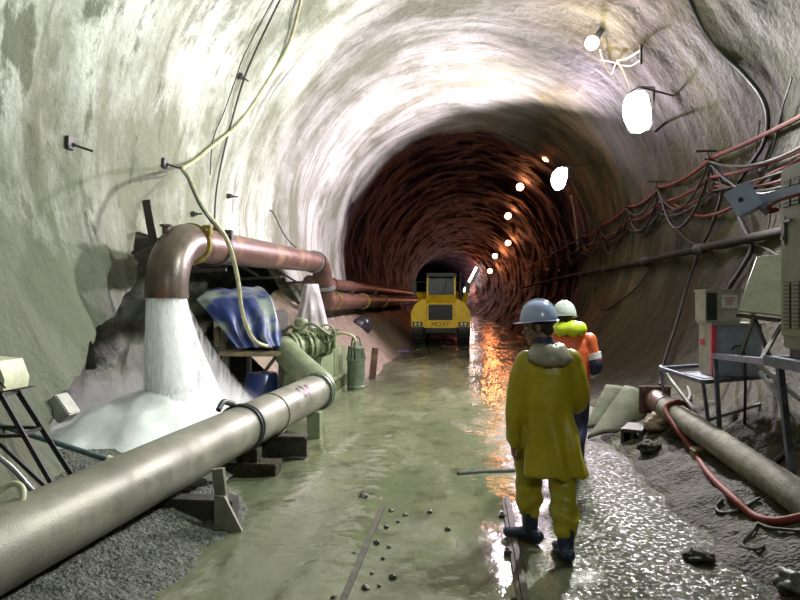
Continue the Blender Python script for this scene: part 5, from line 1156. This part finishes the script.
limb(bm, [V((.095, .0, .88)), lR[1] + V((0, .01, .15)), lR[1], V((.091, -.11, .36)), V((.088, -.172, .23))], [.118, .108, .1, .098, .088], 5, 20)
remesh('trousers', bm, .012, M['trouser'], P1, fold2, 2)
boot(P1, lL[2] + V((0, 0, -.0)), V((-.75, .6, 0)), V((-.109, .13, .29)), M['boot']); boot(P1, lR[2], V((-.12, 1, 0)), V((.088, -.175, .29)), M['boot'])
bm = BM(); n = 36; G = []
for j, (z, rx, ry, cy) in enumerate(((1.50, .075, .075, .01), (1.508, .092, .085, -.005), (1.495, .115, .10, -.02), (1.47, .135, .112, -.028), (1.445, .155, .122, -.034), (1.42, .163, .130, -.038), (1.405, .15, .12, -.038), (1.40, .11, .09, -.03))):
    row = []
    for k in range(n):
        a = 2 * PI * k / n; back = .5 - .5 * math.sin(a); q = V((math.cos(a) * rx * (1 + .12 * nz(a * 2, j * .4, 1)), cy + math.sin(a) * ry - .02 * back, z - .05 * back * j / 6 + .02 * nz(math.cos(a) * 4, math.sin(a) * 4, j * .7))); row.append(bm.verts.new(q))
    G.append(row)
for a, b in zip(G, G[1:]):
    for k in range(n): bm.faces.new((a[k], a[(k + 1) % n], b[(k + 1) % n], b[k]))
o = part('hood', bm, M['hood_grey'], P1, angle=None); o['label'] = 'grey hood folded on the shoulders'
bm = BM(); tube(bm, [V((-.03, .02, 1.46)), V((-.035, .02, 1.545))], [.085, .07], 24); part('collar', bm, M['navy'], P1)
# --- the one behind, in orange, with a yellow hood and white helmet
R2 = dep(570, 470, 7.0); R2.z = 0
hx = V((-.06, .03, 1.605)); H2 = Matrix.Translation(hx) @ Matrix.Rotation(math.radians(14), 4, 'Z') @ Matrix.Rotation(math.radians(-6), 4, 'X')
bm = BM(); add_head(bm, H2); limb(bm, [H2 @ V((0, -.02, -.05)), V((-.02, .01, 1.49)), V((0, -.01, 1.40))], [.056, .058, .07])
ell(bm, [(V((0, 0, .86)), .14, .10), (V((0, 0, .92)), .165, .115), (V((0, 0, 1.05)), .15, .105), (V((0, 0, 1.2)), .165, .11), (V((.0, 0, 1.32)), .18, .11), (V((0, 0, 1.40)), .15, .09), (V((0, 0, 1.45)), .08, .07)])
bL = [V((-.195, 0, 1.39)), V((-.25, .05, 1.12)), V((-.17, .26, 1.02))]; bR = [V((.195, 0, 1.39)), V((.26, .0, 1.12)), V((.17, .20, .99))]
for a in (bL, bR): limb(bm, a, [.052, .042, .029])
add_hand(bm, bL[2] + V((.02, .02, 0)), V((.4, .8, 0)), -1, V((.3, 0, -1))); add_hand(bm, bR[2] + V((-.02, .02, 0)), V((-.4, .8, 0)), 1, V((-.3, 0, -1)))
mL = [V((-.10, 0, .90)), V((-.10, .06, .50)), V((-.10, .02, .10))]; mR = [V((.10, 0, .90)), V((.10, .05, .50)), V((.09, -.03, .095))]
for a in (mL, mR): limb(bm, a, [.085, .06, .042]); limb(bm, [a[2] + V((0, 0, -.03)), a[2] + V((.02, .08, -.05)), a[2] + V((.04, .15, -.06))], [.036, .034, .026])
P2 = remesh('person', bm, .009, M['skin'], None, None, 1); P2.location = R2; P2.rotation_euler = (0, 0, math.radians(-8))
tag(P2, 'worker in an orange jacket with yellow hood and white helmet, beyond the man in yellow', 'person')
for s in (-1, 1):
    bm = BM(); ball(bm, (s * .03, .083, .008), (.012, .009, .008), H2, 12, 8); part('eye', bm, M['eye'], P2)
bm = BM(); ball(bm, (0, -.022, .03), (.083, .096, .088), H2, 20, 14); part('hair', bm, M['hair'], P2, angle=None)
helmet(P2, H2, M['helmet_w'])
def fold3(c): return .010 * nz(c.x * 9, c.y * 9, c.z * 4) + .004 * nz(c.x * 20, c.y * 20, c.z * 12)
bm = BM(); ell(bm, [(V((0, 0, .74)), .215, .155), (V((0, 0, .80)), .215, .155), (V((0, 0, 1.0)), .205, .15), (V((0, 0, 1.15)), .215, .15), (V((0, 0, 1.28)), .22, .15), (V((0, 0, 1.37)), .205, .13), (V((0, 0, 1.43)), .15, .10), (V((0, .0, 1.48)), .09, .085)], 36)
for a in (bL, bR): limb(bm, [a[0], a[0] * .5 + a[1] * .5, a[1], a[1] * .4 + a[2] * .6], [.085, .08, .074, .066], 5, 18)
remesh('jacket', bm, .012, M['orange'], P2, fold3, 3)
for a in (bL, bR):
    bm = BM(); limb(bm, [a[0] * .22 + a[1] * .78, a[1], a[1] * .5 + a[2] * .5, a[2]], [.083, .084, .078, .066], 6, 20); part('sleeve', bm, M['navy'], P2, angle=None)['label'] = 'navy lower sleeve'
    for q0_, q1_, r_, h_ in ((a[0], a[1], .092, .62), (a[1], a[2], .088, .42)):
        c_ = q0_ * (1 - h_) + q1_ * h_; d_ = (q1_ - q0_).normalized() * .032; bm = BM(); tube(bm, [c_ - d_, c_ - d_ * .98, c_ + d_ * .98, c_ + d_], [r_ - .01, r_, r_ * .985, r_ - .01], 24); part('reflective_band', bm, M['reflex'], P2)
bm = BM()
for j, (z, rx, ry, cy) in enumerate(((1.575, .085, .085, .0), (1.59, .115, .11, -.03), (1.565, .15, .13, -.04), (1.53, .175, .15, -.05), (1.495, .178, .15, -.055), (1.465, .165, .14, -.05), (1.44, .13, .11, -.03))):
    row = [bm.verts.new(V((math.cos(2 * PI * k / n) * rx * (1 + .14 * nz(k * .35, j * .5, 4)), cy + math.sin(2 * PI * k / n) * ry, z + .03 * nz(math.cos(2 * PI * k / n) * 3, math.sin(2 * PI * k / n) * 3, j * .6)))) for k in range(n)]
    if j: 
        for k in range(n): bm.faces.new((prow[k], prow[(k + 1) % n], row[(k + 1) % n], row[k]))
    prow = row
o = part('hood', bm, M['hivis'], P2, angle=None); o['label'] = 'bright yellow hood on the shoulders'
bm = BM(); ell(bm, [(V((0, 0, .80)), .165, .125), (V((0, 0, .95)), .185, .135), (V((0, 0, 1.02)), .18, .13)])
for a in (mL, mR): limb(bm, [a[0], a[1], a[2] + V((0, 0, .22))], [.112, .088, .08], 6, 18)
remesh('trousers', bm, .014, M['navy'], P2, fold3, 2)
boot(P2, mL[2], V((.1, 1, 0)), mL[2] + V((0, 0, .22)), M['boot']); boot(P2, mR[2], V((.25, 1, 0)), mR[2] + V((0, 0, .22)), M['boot'])
